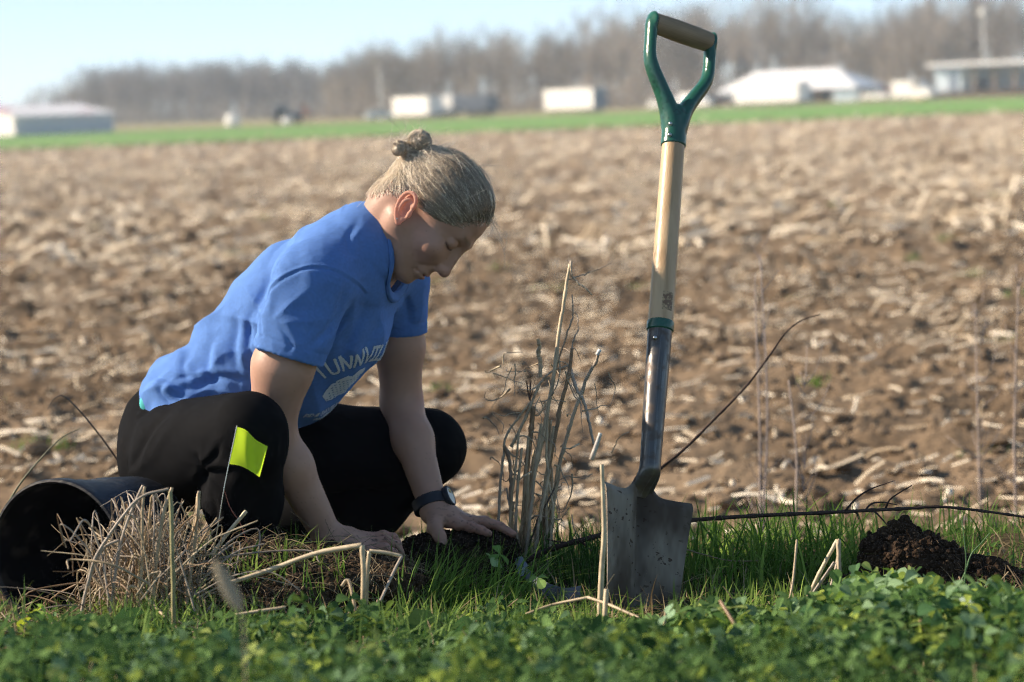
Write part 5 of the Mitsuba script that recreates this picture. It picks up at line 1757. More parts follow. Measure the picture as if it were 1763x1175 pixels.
# dry grass clump on the left in front of the pot
dg = thing('dry_grass_clump', 'bushy clump of bent dry tan grass stalks in front of the black pot', 'dry grass')
fine = []
for i in range(360):
    bx = pr_.normal(255, 45)
    by = pr_.uniform(985, 1100)
    D = 4.72 + pr_.normal() * 0.07
    tx = bx + pr_.normal(-5, 58) + (bx - 250) * 0.25
    ty = pr_.uniform(838, 1000) + abs(tx - 250) * 0.30
    mid = ((bx * 0.55 + tx * 0.45) + pr_.normal(0, 8), by * 0.45 + ty * 0.55 - 12, D + pr_.normal() * 0.02)
    c = np.array([TAN, GRY, PALE, BRN][pr_.choice(4, p=[0.30, 0.38, 0.12, 0.20])]) * pr_.uniform(0.6, 1.1)
    pl = [(bx, by, D), mid, (tx, ty, D + pr_.normal() * 0.03)]
    r = pr_.uniform(0.0008, 0.0021)
    if pr_.random() < 0.45:                       # broken over
        pl.append((tx + pr_.normal(0, 30), ty + pr_.uniform(15, 70), D + pr_.normal() * 0.04))
    q = stem(None if r < 0.0019 else 'stalk', dg, pl, r, r * 0.6, c, None, n=16, sides=5, knob=0.2, every=6, jit=0.0004)
    if r < 0.0019:
        fine.append(q)
fine = join(fine)
obj('fine_stalks', fine[:2], 'plain_satin', dg, color=fine[2])
labels[dg + '__fine_stalks'] = {'label': 'mass of thin dry grass stalks', 'kind': 'stuff'}
for pl, r, c in (([(262, 1080, 4.6), (268, 990, 4.6), (280, 900, 4.6), (296, 840, 4.6)], 0.0032, TAN), ([(300, 1110, 4.45), (297, 1000, 4.45), (294, 880, 4.45), (293, 846, 4.45)], 0.0036, (0.30, 0.27, 0.13)), ([(190, 1060, 4.6), (205, 950, 4.6), (232, 870, 4.6), (246, 836, 4.6)], 0.0026, GRY),
                 ([(240, 1060, 4.6), (246, 960, 4.6), (247, 890, 4.6), (249, 838, 4.6)], 0.0028, TAN), ([(150, 1010, 4.55), (165, 960, 4.55), (195, 915, 4.55), (240, 860, 4.55), (290, 842, 4.55)], 0.0026, GRY), ([(215, 1070, 4.6), (225, 1010, 4.6), (270, 1050, 4.58), (330, 1110, 4.5)], 0.0026, TAN),
                 ([(320, 1040, 4.66), (332, 960, 4.66), (340, 880, 4.66), (343, 846, 4.66)], 0.0034, TAN), ([(140, 1060, 4.6), (150, 1010, 4.6), (175, 950, 4.6), (205, 930, 4.6)], 0.0030, GRY)):
    stem('stalk', dg, pl, r, r * 0.85, c, None, n=24, sides=7, knob=0.2, every=8, jit=0.0003)

# tall thin weeds out of focus at the field's edge
for k, (x, y0, y1, D, lab) in enumerate(((1312, 905, 425, 7.6, 'tall pale out-of-focus weed stem right of the spade'), (1690, 900, 520, 8.2, 'out-of-focus weed stem above the soil heap'), (1752, 880, 470, 7.9, 'out-of-focus weed stem at the right edge'), (1385, 880, 640, 7.4, 'short out-of-focus weed stem right of the tall one'))):
    t = thing('tall_weed', lab, 'weed')
    for j in range(2 if k == 0 else 1):
        xx = x + pr_.normal(0, 12)
        stem('stem', t, [(xx, y0 + 40, D), (xx + pr_.normal(0, 5), y0 * 0.6 + y1 * 0.4, D), (xx + pr_.normal(0, 10), y1 + abs(pr_.normal(0, 60)), D)], 0.0040, 0.0018, (0.34, 0.28, 0.25), (0.48, 0.40, 0.35), n=30, sides=6, jit=0.0004)
    for j in range(16):
        yy = pr_.uniform(y1, y0)
        sx = pr_.normal(0, 26)
        stem('side_stem', t, [(x, yy, D), (x + sx * 0.6, yy - 25, D), (x + sx, yy - pr_.uniform(30, 70), D + pr_.normal() * 0.03)], 0.0018, 0.0008, (0.38, 0.31, 0.27), None, n=8, sides=4)

# ------------------------------------------------------------------ living green: grass, clover
def ground_spots(n, seed, x0, x1, y0, y1, keep=None):
    r = np.random.default_rng(seed)
    x, y = r.uniform(x0, x1, n), r.uniform(y0, y1, n)
    if keep is not None:
        m = keep(x, y, r)
        x, y = x[m], y[m]
    return np.stack([x, y, ground_z(x, y) - 0.004], -1)


def at_px(rows, seed, n, sx=0.03, sy=0.05):
    """ground spots round the ground points below photo positions (px, distance)"""
    r = np.random.default_rng(seed)
    out = []
    for px, d in rows:
        x = P(px, 1000, d)[0] + r.normal(0, sx, n)
        y = d + r.normal(0, sy, n)
        out.append(np.stack([x, y, ground_z(x, y) - 0.004], -1))
    return np.vstack(out)


hole = lambda x, y, r: ~((((x - P(800, 990, 5.4)[0]) / 0.10) ** 2 + ((y - 5.38) / 0.10) ** 2) < 1)
g1 = grass_tufts(ground_spots(1300, 51, -1.3, 1.35, 4.45, 5.95, hole), 5, 0.015, 0.050, 0.0036, 0.025, 52, lean=0.55, cols=((0.030, 0.085, 0.012), (0.11, 0.22, 0.045)))
g2 = grass_tufts(at_px([(x, 5.25) for x in np.linspace(1195, 1480, 22)] + [(x, 5.40) for x in np.linspace(1200, 1480, 16)], 53, 4, 0.02, 0.10), 4, 0.03, 0.165, 0.0058, 0.018, 54, lean=0.75, cols=((0.04, 0.11, 0.014), (0.20, 0.34, 0.06)))
g3 = grass_tufts(at_px([(x, 5.38) for x in np.linspace(925, 1060, 11)], 55, 6, 0.02, 0.06), 4, 0.06, 0.14, 0.0040, 0.015, 56, lean=0.35, cols=((0.020, 0.060, 0.014), (0.07, 0.16, 0.03)))
g4 = grass_tufts(at_px([(x, 5.02) for x in np.linspace(690, 880, 9)], 57, 7, 0.02, 0.05), 5, 0.07, 0.16, 0.0040, 0.015, 58, lean=0.75, cols=((0.07, 0.17, 0.02), (0.20, 0.36, 0.07)), dirn=(1.0, -0.2, 0))
g5 = grass_tufts(at_px([(420, 4.85), (440, 4.85), (470, 4.9), (350, 4.85), (520, 4.8), (700, 4.9)], 59, 4, 0.02, 0.03), 5, 0.05, 0.14, 0.0050, 0.012, 60, lean=0.4, cols=((0.05, 0.14, 0.02), (0.15, 0.30, 0.06)))
g6 = grass_tufts(ground_spots(420, 61, -1.25, 1.3, 5.2, 6.1, hole), 4, 0.05, 0.12, 0.0040, 0.03, 62, lean=0.5, cols=((0.030, 0.08, 0.014), (0.11, 0.22, 0.045)))
g7 = grass_tufts(ground_spots(700, 63, -0.9, 0.9, 3.1, 4.4), 4, 0.04, 0.115, 0.0042, 0.02, 64, lean=0.7, cols=((0.035, 0.10, 0.02), (0.15, 0.27, 0.07)))
def grass_keep(x, y, r):
    px = 881.5 + x / y * FOC
    return ~((px > 1035) & (px < 1185) & (y > 4.35) & (y < 5.02)) & ~((px > 0) & (px < 150)) & (r.random(len(x)) < np.where((px > 640) | (px < 380), 0.95, 0.45)) & hole(x, y, r)


g8 = grass_tufts(ground_spots(620, 67, -0.75, 0.62, 4.45, 5.0, grass_keep), 5, 0.02, 0.085, 0.0048, 0.018, 68, lean=0.75, cols=((0.06, 0.14, 0.02), (0.24, 0.38, 0.08)))
sodg = PP([(pr_.uniform(390, 585), pr_.uniform(945, 1020), pr_.uniform(4.86, 5.05)) for i in range(60)])
g9 = grass_tufts(sodg - np.array([0, 0, 0.02]), 4, 0.03, 0.085, 0.0042, 0.012, 69, lean=0.8, cols=((0.06, 0.14, 0.02), (0.24, 0.38, 0.08)))
g10 = grass_tufts(ground_spots(160, 94, -0.85, 0.9, 4.15, 4.6, grass_keep), 6, 0.035, 0.105, 0.0050, 0.014, 95, lean=0.6, cols=((0.06, 0.14, 0.03), (0.22, 0.36, 0.09)))
gg = join([g1, g2, g3, g4, g5, g6, g7, g8, g9, g10])
gg = (gg[0], gg[1], gg[2] * np.array([1.55, 1.35, 1.6]))
obj('grass', gg[:2], 'leaf_green', smooth=False, color=gg[2])
tag('grass', 'fresh green grass blades on the bank', 'grass', kind='stuff')
dl = grass_tufts(ground_spots(800, 65, -1.2, 1.3, 4.4, 5.8, hole), 2, 0.03, 0.09, 0.003, 0.02, 66, lean=1.3, cols=((0.22, 0.15, 0.08), (0.52, 0.42, 0.26)))
obj('dead_grass', dl[:2], 'dead_leaf_c', smooth=False, color=dl[2])
scene['dead_leaf_c'] = {'type': 'principledthin', 'base_color': vcol(), 'roughness': 0.6, 'diff_trans': 0.6}
tag('dead_grass', 'short dead tan grass mixed into the green', 'grass', kind='stuff')


def clover(base, h, size, seed, cols=((0.030, 0.085, 0.018), (0.095, 0.205, 0.055)), lean=0.3):
    """trifoliate leaves on thin stalks: base (n, 3), h (n,), size (n,)"""
    r = np.random.default_rng(seed)
    n = len(base)
    a = r.uniform(0, 2 * np.pi, n)
    ln = np.abs(r.normal(0, lean, n)) * h
    d = np.stack([np.cos(a), np.sin(a), 0 * a], -1)
    top = base + d * ln[:, None] + np.array([0, 0, 1.0]) * h[:, None]
    t = np.linspace(0, 1, 5)[None, :, None]
    pts = base[:, None] + (top - base)[:, None] * t + d[:, None] * (0.25 * h[:, None, None]) * (t**2 - t)
    sv_, sf_ = tubes(pts, np.repeat((0.0007 + 0.0000 * h)[:, None], 5, 1), 3)
    k = (r.random(n) ** 1.3)[:, None]
    c = np.asarray(cols[0]) * (1 - k) + np.asarray(cols[1]) * k
    c = c * np.array([1.75, 1.40, 1.75]) * (1 + (r.random((n, 1)) < 0.22) * np.array([0.75, 0.35, -0.2])) * (1 + (r.random((n, 1)) < 0.25) * np.array([0.35, 0.25, 0.9]))
    parts = [(sv_, sf_, np.repeat(np.array([[0.10, 0.19, 0.05]]) * r.uniform(0.7, 1.3, (n, 1)), 15, 0))]
    # leaflet outline: stalk point, widening to a rounded, notched tip; folded along the midrib
    ol = np.array([(0.00, 0.00), (0.30, 0.20), (0.62, 0.36), (0.88, 0.34), (1.00, 0.18), (0.95, 0.0)])
    nrm0 = unit(np.stack([r.normal(0, 0.75, n), r.normal(0, 0.75, n), np.ones(n)], -1) + 0.4 * d + np.array([0.0, -0.25, 0.0]))
    e1 = unit(np.cross(nrm0, r.normal(size=(n, 3))))
    e2 = np.cross(nrm0, e1)
    for j in range(3):
        th = j * 2 * np.pi / 3 + r.normal(0, 0.12, n)
        ax = np.cos(th)[:, None] * e1 + np.sin(th)[:, None] * e2
        dr_ = r.normal(-0.1, 0.30, n)
        ax = unit(ax + nrm0 * dr_[:, None])
        sd = unit(np.cross(nrm0, ax))
        up = np.cross(ax, sd)
        fold = r.uniform(0.10, 0.55, n)[:, None, None]
        s = (size * r.uniform(0.85, 1.15, n))[:, None, None]
        x_, y_ = ol[None, :, 0:1], ol[None, :, 1:2]
        arch = -0.12 * x_**2
        mid = top[:, None] + s * (x_ * ax[:, None] + arch * up[:, None])
        L = mid + s * (y_ * sd[:, None] + fold * y_ * up[:, None])
        R_ = mid + s * (-y_ * sd[:, None] + fold * y_ * up[:, None])
        m = 6
        v = np.concatenate([mid, L, R_], 1)
        b = (np.arange(n) * 18)[:, None]
        i_ = np.arange(m - 1)[None]
        f = []
        for o, fl in ((6, False), (12, True)):
            q1 = np.stack([b + i_, b + i_ + 1, b + o + i_ + 1], -1)
            q2 = np.stack([b + i_, b + o + i_ + 1, b + o + i_], -1)
            for q in (q1, q2):
                f.append((q[..., ::-1] if fl else q).reshape(-1, 3))
        cc = np.repeat(c, 18, 0).reshape(n, 18, 3)
        cc[:, :6] *= 1.25                                   # paler midrib
        parts.append((v.reshape(-1, 3), np.vstack(f), cc.reshape(-1, 3)))
    return join(parts)


cr = np.random.default_rng(71)


def low(sp, h, floor=0.012):
    """plants are trampled low round the spade, the hole and the sod, taller towards the camera"""
    x, y = sp[:, 0], sp[:, 1]
    lim = 0.89 - (np.interp(x, [-0.9, -0.5, 0.35, 0.5, 0.9], [880, 872, 890, 866, 876]) + 110 * (meshkit.noise(np.stack([x * 7, y * 3, 0 * x], -1), 5) - 0.35)) * y / FOC - sp[:, 2]
    return np.clip(np.where(h > lim, lim * np.random.default_rng(len(sp)).uniform(0.35, 1.08, len(sp)), h), floor, None)



patchy = lambda x, y, r: r.random(len(x)) < smoothnp_(0.28, 0.60, meshkit.fbm(np.stack([x * 5, y * 5, 0 * x], -1), 3, 15)) + 0.06
s1 = ground_spots(5000, 72, -0.85, 0.9, 3.0, 4.75, patchy)
h1 = low(s1, cr.uniform(0.025, 0.125, len(s1)))
c1 = clover(s1, h1, cr.uniform(0.009, 0.024, len(s1)), 73, cols=((0.018, 0.055, 0.016), (0.095, 0.20, 0.055)))
s2 = ground_spots(900, 74, 0.10, 0.95, 3.9, 4.75)
c2 = clover(s2, low(s2, cr.uniform(0.06, 0.115, len(s2))), cr.uniform(0.018, 0.030, len(s2)), 75, cols=((0.030, 0.09, 0.02), (0.12, 0.24, 0.07)))
s3 = ground_spots(900, 76, -1.2, 1.25, 4.7, 5.6, lambda x, y, r: hole(x, y, r) & (r.random(len(x)) < 0.6))
c3 = clover(s3, low(s3, cr.uniform(0.015, 0.045, len(s3))), cr.uniform(0.009, 0.016, len(s3)), 77)
cc = join([c1, c2, c3])
obj('clover', cc[:2], 'leaf_green', smooth=False, color=cc[2])
tag('clover', 'dense low clover covering the foreground of the bank', 'clover', kind='stuff')
# low creeping stems and litter between the clover
lt_ = ground_spots(2200, 78, -0.9, 0.95, 3.2, 4.9)
r = np.random.default_rng(79)
n = len(lt_)
t = np.linspace(0, 1, 6)[None, :, None]
dd_ = np.stack([r.normal(size=n), r.normal(size=n), np.abs(r.normal(0.25, 0.2, n))], -1)
pts = lt_[:, None] + np.array([0, 0, 0.006]) + r.uniform(0.02, 0.095, n)[:, None, None] * (unit(dd_)[:, None] * t + 0.3 * r.normal(size=(n, 1, 3)) * t**2 * np.array([1, 1, 0.2]))
q = tubes(pts, np.repeat(r.uniform(0.0005, 0.0014, n)[:, None], 6, 1), 4)
kk = r.random((n, 1))
obj('plant_litter', q, 'plain_satin', color=np.repeat(np.array(BRN) * 0.7 * (1 - kk) + np.array(TAN) * 0.8 * kk, 24, 0))
tag('plant_litter', 'fine brown stems and litter lying among the clover', 'litter', kind='stuff')

# single plants that stand out
def sprig(lab, px, py, D, size, h, seed, n=1, col=((0.08, 0.20, 0.04), (0.16, 0.30, 0.08)), name='clover_sprig'):
    t = thing(name, lab, 'clover')
    for i in range(n):
        top_ = P(px + 14 * i * (-1) ** i, py + 6 * i, D)
        q = clover((top_ - np.array([0, 0, h]))[None], np.array([h]), np.array([size]), seed + i, col, lean=0.05)
        obj('leaf', q[:2], 'leaf_green', t, smooth=False, color=q[2])


sprig('tall clover sprig with two leaves standing in front of the root ball', 868, 955, 5.05, 0.024, 0.12, 301, 2)
sprig('clover sprig with pale leaflets at the grey plastic strip', 925, 995, 4.95, 0.022, 0.08, 303, 1)
sprig('large clover leaf in front of the spade foot', 1150, 1058, 4.25, 0.026, 0.09, 305, 1, ((0.10, 0.22, 0.07), (0.16, 0.30, 0.10)))
sprig('large pale heart-shaped leaf in the clover below the soil heap', 1684, 1045, 4.05, 0.034, 0.10, 309, 1, ((0.16, 0.28, 0.12), (0.2, 0.34, 0.15)))
sprig('bright yellow-green leaves at the lower left below the pot', 75, 1055, 4.45, 0.026, 0.09, 311, 2, ((0.13, 0.27, 0.03), (0.19, 0.36, 0.05)))
for k, (pl, lab) in enumerate((([(1660, 1060, 4.7), (1661, 1000, 4.7), (1663, 960, 4.7), (1656, 895, 4.7)], 'tall thin green stem in front of the soil heap'),
                               ([(1646, 1020, 4.75), (1662, 985, 4.75), (1672, 955, 4.75), (1690, 935, 4.75), (1704, 918, 4.75)], 'thin green stem curving right in front of the soil heap'),
                               ([(1712, 1050, 4.6), (1720, 1030, 4.6), (1732, 1000, 4.6)], 'short thin green stem near the right edge'))):
    t = thing('onion_grass', lab, 'grass')
    stem('stem', t, pl, 0.0016, 0.0007, (0.06, 0.14, 0.05), (0.10, 0.20, 0.08), n=20)
# small weed with a white bud close to the lens
t = thing('white_bud', 'tiny pale bud on a stalk at the bottom edge, blurred', 'bud')
stem('stalk', t, [(440, 1230, 3.75), (439, 1195, 3.75), (438, 1172, 3.75)], 0.0012, 0.0010, (0.10, 0.18, 0.06), n=8)
m = sdf_mesh([U(0, 'ell', P(438, 1164, 3.75), E3, np.array([0.006, 0.006, 0.008]))], 0.0012, pad=0.004)
mat('bud_white', (0.75, 0.70, 0.60), 0.6)
obj('bud_head', m, 'bud_white', t)

# broad toothed weed leaves standing here and there in the clover
def broad_leaves(sp, seed):
    r = np.random.default_rng(seed)
    n = len(sp)
    m = 9
    t = np.linspace(0, 1, m)
    a = r.uniform(0, 2 * np.pi, n)
    d = np.stack([np.cos(a), np.sin(a), 0 * a], -1)
    L, hgt = r.uniform(0.035, 0.075, n), r.uniform(0.5, 1.3, n)
    core = sp[:, None] + L[:, None, None] * (d[:, None] * (t**1.5)[None, :, None] + np.array([0, 0, 1.0]) * (hgt[:, None] * (t - 0.35 * t**2)[None])[..., None])
    w = (np.sin(np.pi * np.clip((t - 0.12) / 0.88, 0, 1)) ** 0.8 * (1 + 0.22 * (np.arange(m) % 2)))[None, :, None] * (L * r.uniform(0.20, 0.34, n))[:, None, None] + 0.0006
    sd = np.cross(d, [0, 0, 1.0])
    tw = r.normal(0, 0.5, n)[:, None]
    sd = unit(sd * np.cos(tw) + np.array([0, 0, 1.0]) * np.sin(tw))[:, None]
    up = np.array([0, 0, 0.35])
    v = np.stack([core - w * sd + w * up, core, core + w * sd + w * up], 2)
    b = (np.arange(n) * m * 3)[:, None, None] + (np.arange(m - 1) * 3)[None, :, None] + np.arange(2)[None, None]
    q = np.stack([b, b + 1, b + 4, b + 3], -1).reshape(-1, 4)
    k = r.random((n, 1))
    c = np.array([0.035, 0.085, 0.03]) * (1 - k) + np.array([0.13, 0.23, 0.075]) * k
    return v.reshape(-1, 3), np.vstack([q[:, [0, 1, 2]], q[:, [0, 2, 3]]]), np.repeat(c, m * 3, 0)


bs = ground_spots(420, 91, -0.85, 0.9, 3.2, 4.45, patchy)
bs = np.repeat(bs, 4, 0) + np.random.default_rng(92).normal(0, 0.012, (len(bs) * 4, 3)) * np.array([1, 1, 0])
q = broad_leaves(bs, 93)
obj('low_weeds', q[:2], 'leaf_green', smooth=False, color=q[2])
tag('low_weeds', 'toothed broad-leaved weeds growing among the clover', 'weeds', kind='stuff')
# ------------------------------------------------------------------ far woods
def bare_tree(seed, H, kind=0):
    """(v, f) of a leafless tree: forked trunk, limbs and fans of twigs"""
    r = np.random.default_rng(seed)
    out = []

    def grow(p, d, L, rad, lev):
        n = 4
        pts = [p]
        q = p.copy()
        dd = d.copy()
        for i in range(n):
            dd = unit(dd + r.normal(0, 0.10, 3) + np.array([0, 0, 0.06]))
            q = q + dd * L / n
            pts.append(q.copy())
        out.append(tube(pts, np.linspace(rad, rad * 0.55, n + 1), 4 if lev else 5, cap=False))
        if lev >= 3:
            return
        m = (6, 5, 5)[lev]
        for i in range(m):
            t = r.uniform(0.35, 1.0) if lev else r.uniform(0.30, 1.0)
            b = pts[0] + (pts[-1] - pts[0]) * t if False else np.array(pts)[min(n, int(t * n))]
            a = r.uniform(0, 2 * np.pi)
            sp = r.uniform(0.35, 0.75)
            w = np.cross(dd, [math.cos(a), math.sin(a), 0.2])
            grow(b, unit(dd + unit(w) * sp), L * r.uniform(0.42, 0.66), rad * 0.42, lev + 1)

    grow(np.zeros(3), np.array([0, 0, 1.0]), H * 0.66, H * 0.019, 0)
    return join(out)


protos = [bare_tree(100 + i, 1.0) for i in range(7)]
hz_line = lambda px: 181.0 - (px - 881.5) * math.tan(ROLL)


def far_x(px, d):
    return P(px, hz_line(px), d)[0]


def wood(specs, seed, base):
    """trees by (x, y, height); one mesh with a colour per tree"""
    r = np.random.default_rng(seed)
    parts = []
    for x, y, h in specs:
        v, f = protos[r.integers(len(protos))]
        a = r.uniform(0, 2 * np.pi)
        wdt = r.uniform(0.85, 1.25)
        R = np.array([[math.cos(a) * wdt, -math.sin(a) * wdt, 0], [math.sin(a) * wdt, math.cos(a) * wdt, 0], [0, 0, 1]])
        k = r.random()
        c = np.asarray(base) * r.uniform(0.55, 1.45) * (1 - 0.25 * k * np.array([0.0, 0.25, 0.5]))
        parts.append((v @ R.T * h + np.array([x, y, FZ]), f, np.tile(c, (len(v), 1))))
    return join(parts)


def thicket(n, x0, x1, y0, y1, h, seed, col):
    """undergrowth of thin upright stems at the foot of a wood"""
    r = np.random.default_rng(seed)
    x, y = r.uniform(x0, x1, n), r.uniform(y0, y1, n)
    hh = h * r.uniform(0.4, 1.0, n)
    t = np.linspace(0, 1, 4)
    d = r.normal(0, 0.22, (n, 1, 3)) * np.array([1, 1, 0])
    pts = np.stack([x, y, 0 * x + FZ], -1)[:, None] + hh[:, None, None] * (t[None, :, None] * np.array([0, 0, 1.0]) + d * t[None, :, None] ** 1.5)
    q = tubes(pts, (0.035 * r.uniform(0.6, 1.5, n))[:, None] * (1.3 - t)[None], 3)
    return (*q, np.repeat(np.asarray(col) * r.uniform(0.7, 1.3, (n, 1)), 12, 0))


wr_ = np.random.default_rng(77)
px2x = lambda px, d: P(px, hz_line(px), d)[0]
# right wood: nearer, taller
sp1 = []
for i in range(330):
    px = wr_.uniform(560, 1850)
    d = 430 + wr_.uniform(0, 120)
    top = np.interp(px, [560, 640, 760, 900, 960, 1100, 1250, 1400, 1500, 1580, 1700, 1850], [104, 134, 150, 160, 166, 182, 198, 210, 178, 196, 212, 218])
    h = top / FOC * d * wr_.uniform(0.66, 1.06)
    if 1455 < px < 1535:
        h *= 0.82
    sp1.append((px2x(px, d), d, h))
w1 = join([wood(sp1, 1, (0.31, 0.285, 0.26)), thicket(5000, px2x(540, 440), px2x(1860, 440), 425, 520, 5.5, 2, (0.33, 0.28, 0.235))])
obj('near_woodland', w1[:2], 'plain_matte', smooth=False, color=w1[2])
tag('near_woodland', 'tall leafless grey brown wood rising behind the sheds on the right', 'wood', kind='stuff')
sp2 = []
for i in range(240):
    px = wr_.uniform(135, 640)
    d = 640 + wr_.uniform(0, 110)
    h = np.interp(px, [135, 200, 400, 500, 560, 640], [102, 112, 112, 104, 100, 98]) / FOC * d * wr_.uniform(0.86, 1.04)
    sp2.append((px2x(px, d), d, h))
w2 = join([wood(sp2, 3, (0.22, 0.21, 0.21)), thicket(3500, px2x(130, 640), px2x(660, 640), 625, 740, 6.5, 4, (0.31, 0.28, 0.25))])
obj('far_woodland', w2[:2], 'plain_matte', smooth=False, color=w2[2])
tag('far_woodland', 'even-topped leafless wood far off on the left', 'wood', kind='stuff')
sp3 = []
for i in range(60):
    px = wr_.uniform(-60, 75)
    d = 1200 + wr_.uniform(0, 100)
    sp3.append((px2x(px, d), d, 11 + wr_.uniform(-3, 3)))
w3 = wood(sp3, 5, (0.2, 0.19, 0.19))
obj('distant_hedgerow', w3[:2], 'plain_matte', smooth=False, color=w3[2])
tag('distant_hedgerow', 'low hedgerow on the horizon beyond the long white-roofed barn', 'hedge', kind='stuff')
for k, (px, hh, lab) in enumerate(((76, 82, 'leftmost bare tree at the end of the far wood'), (100, 84, 'second bare tree from the left beside the far wood'), (124, 93, 'tallest bare tree just left of the gap in the far wood'))):
    t = thing('bare_tree', lab, 'tree')
    d = 620
    for j in range(4):
        w = wood([(px2x(px, d) + j * 0.9 - 1.2, d + 3 * j, hh / FOC * d * (1 - 0.06 * j))], 50 + 3 * k + j, (0.25, 0.21, 0.175))
        obj('trunk' if j == 0 else 'limbs', w[:2], 'plain_matte', t, smooth=False, color=w[2])

# ------------------------------------------------------------------ sheds, trailers and vehicles at the edge of the wheat
def metal(key, c, rough=0.5, **k):
    return mat(key, c, rough, **k)


metal('white_paint', (0.88, 0.88, 0.87), 0.45)
metal('white_metal', (0.84, 0.85, 0.88), 0.5)
metal('pink_white_roof', proc(lambda p, n, uv: mix([0.78, 0.77, 0.80], [0.68, 0.50, 0.54], smoothstep(0.62, 0.80, fbm(p.x * 0.25, p.y * 0.1, 0.0, 2)))), 0.5)
metal('grey_siding_and_shade', (0.52, 0.58, 0.66), 0.6)  # shed cladding; on the white barn this grey is painted shade
metal('blue_siding', (0.56, 0.68, 0.78), 0.6)
metal('dark_grey', (0.075, 0.085, 0.11), 0.6)
metal('blue_steel_and_shade', (0.13, 0.18, 0.26), 0.5)  # dark blue metal; on the lone white trailer it is painted rear shade
metal('slate_tarp', (0.15, 0.18, 0.23), 0.7)
metal('rubber', (0.03, 0.03, 0.03), 0.8)
metal('window_dark', (0.03, 0.04, 0.05), 0.15)
metal('orange_paint', (0.55, 0.20, 0.10), 0.5)
metal('timber_tan', (0.40, 0.29, 0.21), 0.8)
metal('bank_earth', (0.42, 0.30, 0.22), 0.95)
metal('green_paint', (0.06, 0.22, 0.10), 0.5)


def spot(px, d):
    return np.array([px2x(px, d), d, FZ + 0.1])


class Site:
    """local axes: u along the front of a thing, w away from it"""
    def __init__(self, px, d, turn=0.0):
        self.o = spot(px, d)
        a = math.radians(turn)
        self.R = np.array([[math.cos(a), -math.sin(a), 0], [math.sin(a), math.cos(a), 0], [0, 0, 1.0]])

    def put(self, vf):
        return np.asarray(vf[0]) @ self.R.T + self.o, vf[1]

    def box(self, size, c, bevel=0.0):
        return self.put(box(size, c, None, bevel))


def wheel(site, x, y, r, w=0.3):
    return site.put(lathe([(0.0, -w / 2), (r * 0.6, -w / 2), (r, -w / 2 + 0.04), (r, w / 2 - 0.04), (r * 0.6, w / 2), (0, w / 2)], 18, (x, y, r), (0, 1, 0)))


def prism(poly, y0, y1):
    """extrude an (x, z) outline along y"""
    from shapely.geometry import Polygon as Pg
    m = trimesh.creation.extrude_polygon(Pg(poly), y1 - y0, engine='earcut')
    v = np.array(m.vertices)
    return np.stack([v[:, 0], y1 - v[:, 2], v[:, 1]], 1), np.array(m.faces)


# long barn on the left: white gable end towards the sun, long wall with its shade painted grey, low pitched roof
t = thing('long_barn', 'long low barn with white roof and bright white end wall at the left edge', 'barn')
S_ = Site(28, 300, 50)
W_, L_, hw, hr_ = 10.0, 13.7, 1.95, 3.05
body = S_.put(prism([(0, 0), (L_, 0), (L_, hw), (0, hw)], 0, W_))
obj('wall', body, 'grey_siding_and_shade', t, smooth=False)
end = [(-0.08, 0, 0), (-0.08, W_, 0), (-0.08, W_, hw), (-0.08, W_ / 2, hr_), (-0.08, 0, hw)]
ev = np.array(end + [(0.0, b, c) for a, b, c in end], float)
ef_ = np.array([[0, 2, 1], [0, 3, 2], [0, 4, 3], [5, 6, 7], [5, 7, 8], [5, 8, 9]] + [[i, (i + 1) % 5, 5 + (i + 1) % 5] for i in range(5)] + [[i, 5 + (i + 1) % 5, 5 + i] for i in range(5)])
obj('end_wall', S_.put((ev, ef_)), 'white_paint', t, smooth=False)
rf = []
for s in (0, 1):
    ye, yr = (-0.3, W_ / 2) if s == 0 else (W_ + 0.3, W_ / 2)
    zz = hw - 0.3 * (hr_ - hw) / (W_ / 2) + 0.02
    a = np.array([(-0.3, ye, zz), (L_ + 0.3, ye, zz), (L_ + 0.3 - 0.9, yr, hr_ + 0.02), (-0.3, yr, hr_ + 0.02)])
    b = a + [0, 0, 0.12]
    v8 = np.vstack([a, b])
    rf.append((v8, np.array([[0, 2, 1], [0, 3, 2], [4, 5, 6], [4, 6, 7], [0, 1, 5], [0, 5, 4], [1, 2, 6], [1, 6, 5], [2, 3, 7], [2, 7, 6], [3, 0, 4], [3, 4, 7]])))
obj('roof', S_.put(join(rf)), 'pink_white_roof', t, smooth=False)


def box_trailer(px, d, L, H, turn, label, side='white_paint', rear='blue_steel_and_shade', W=2.5, gz=0.75, group=None, cab=False):
    t = thing('box_trailer', label, 'trailer', group)
    S = Site(px, d, turn)
    obj('body', S.box((L, W, H), (L / 2, W / 2, gz + H / 2), 0.06), side, t, smooth=30)
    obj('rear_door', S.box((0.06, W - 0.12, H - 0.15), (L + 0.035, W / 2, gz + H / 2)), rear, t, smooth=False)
    obj('chassis', S.box((L * 0.96, W * 0.5, 0.22), (L / 2, W / 2, gz - 0.12)), 'dark_grey', t, smooth=False)
    for x in (L * 0.74, L * 0.86):
        for y in (0.18, W - 0.18):
            obj('wheel', wheel(S, x, y, 0.48), 'rubber', t, smooth=30)
    obj('landing_leg', S.box((0.14, 0.14, gz), (L * 0.18, 0.4, gz / 2)), 'dark_grey', t, smooth=False)
    return t


box_trailer(676, 345, 6.0, 2.15, -44, 'white box trailer left of the white truck with the dark load bed', rear='white_metal', gz=0.45)
box_trailer(936, 345, 7.9, 2.35, -44, 'white box trailer with rear shade painted blue standing alone left of the spade handle', gz=0.45)
box_trailer(1263, 335, 9.0, 2.2, -42, 'long white trailer parked in front of the white pole barn', rear='white_metal', gz=0.40)
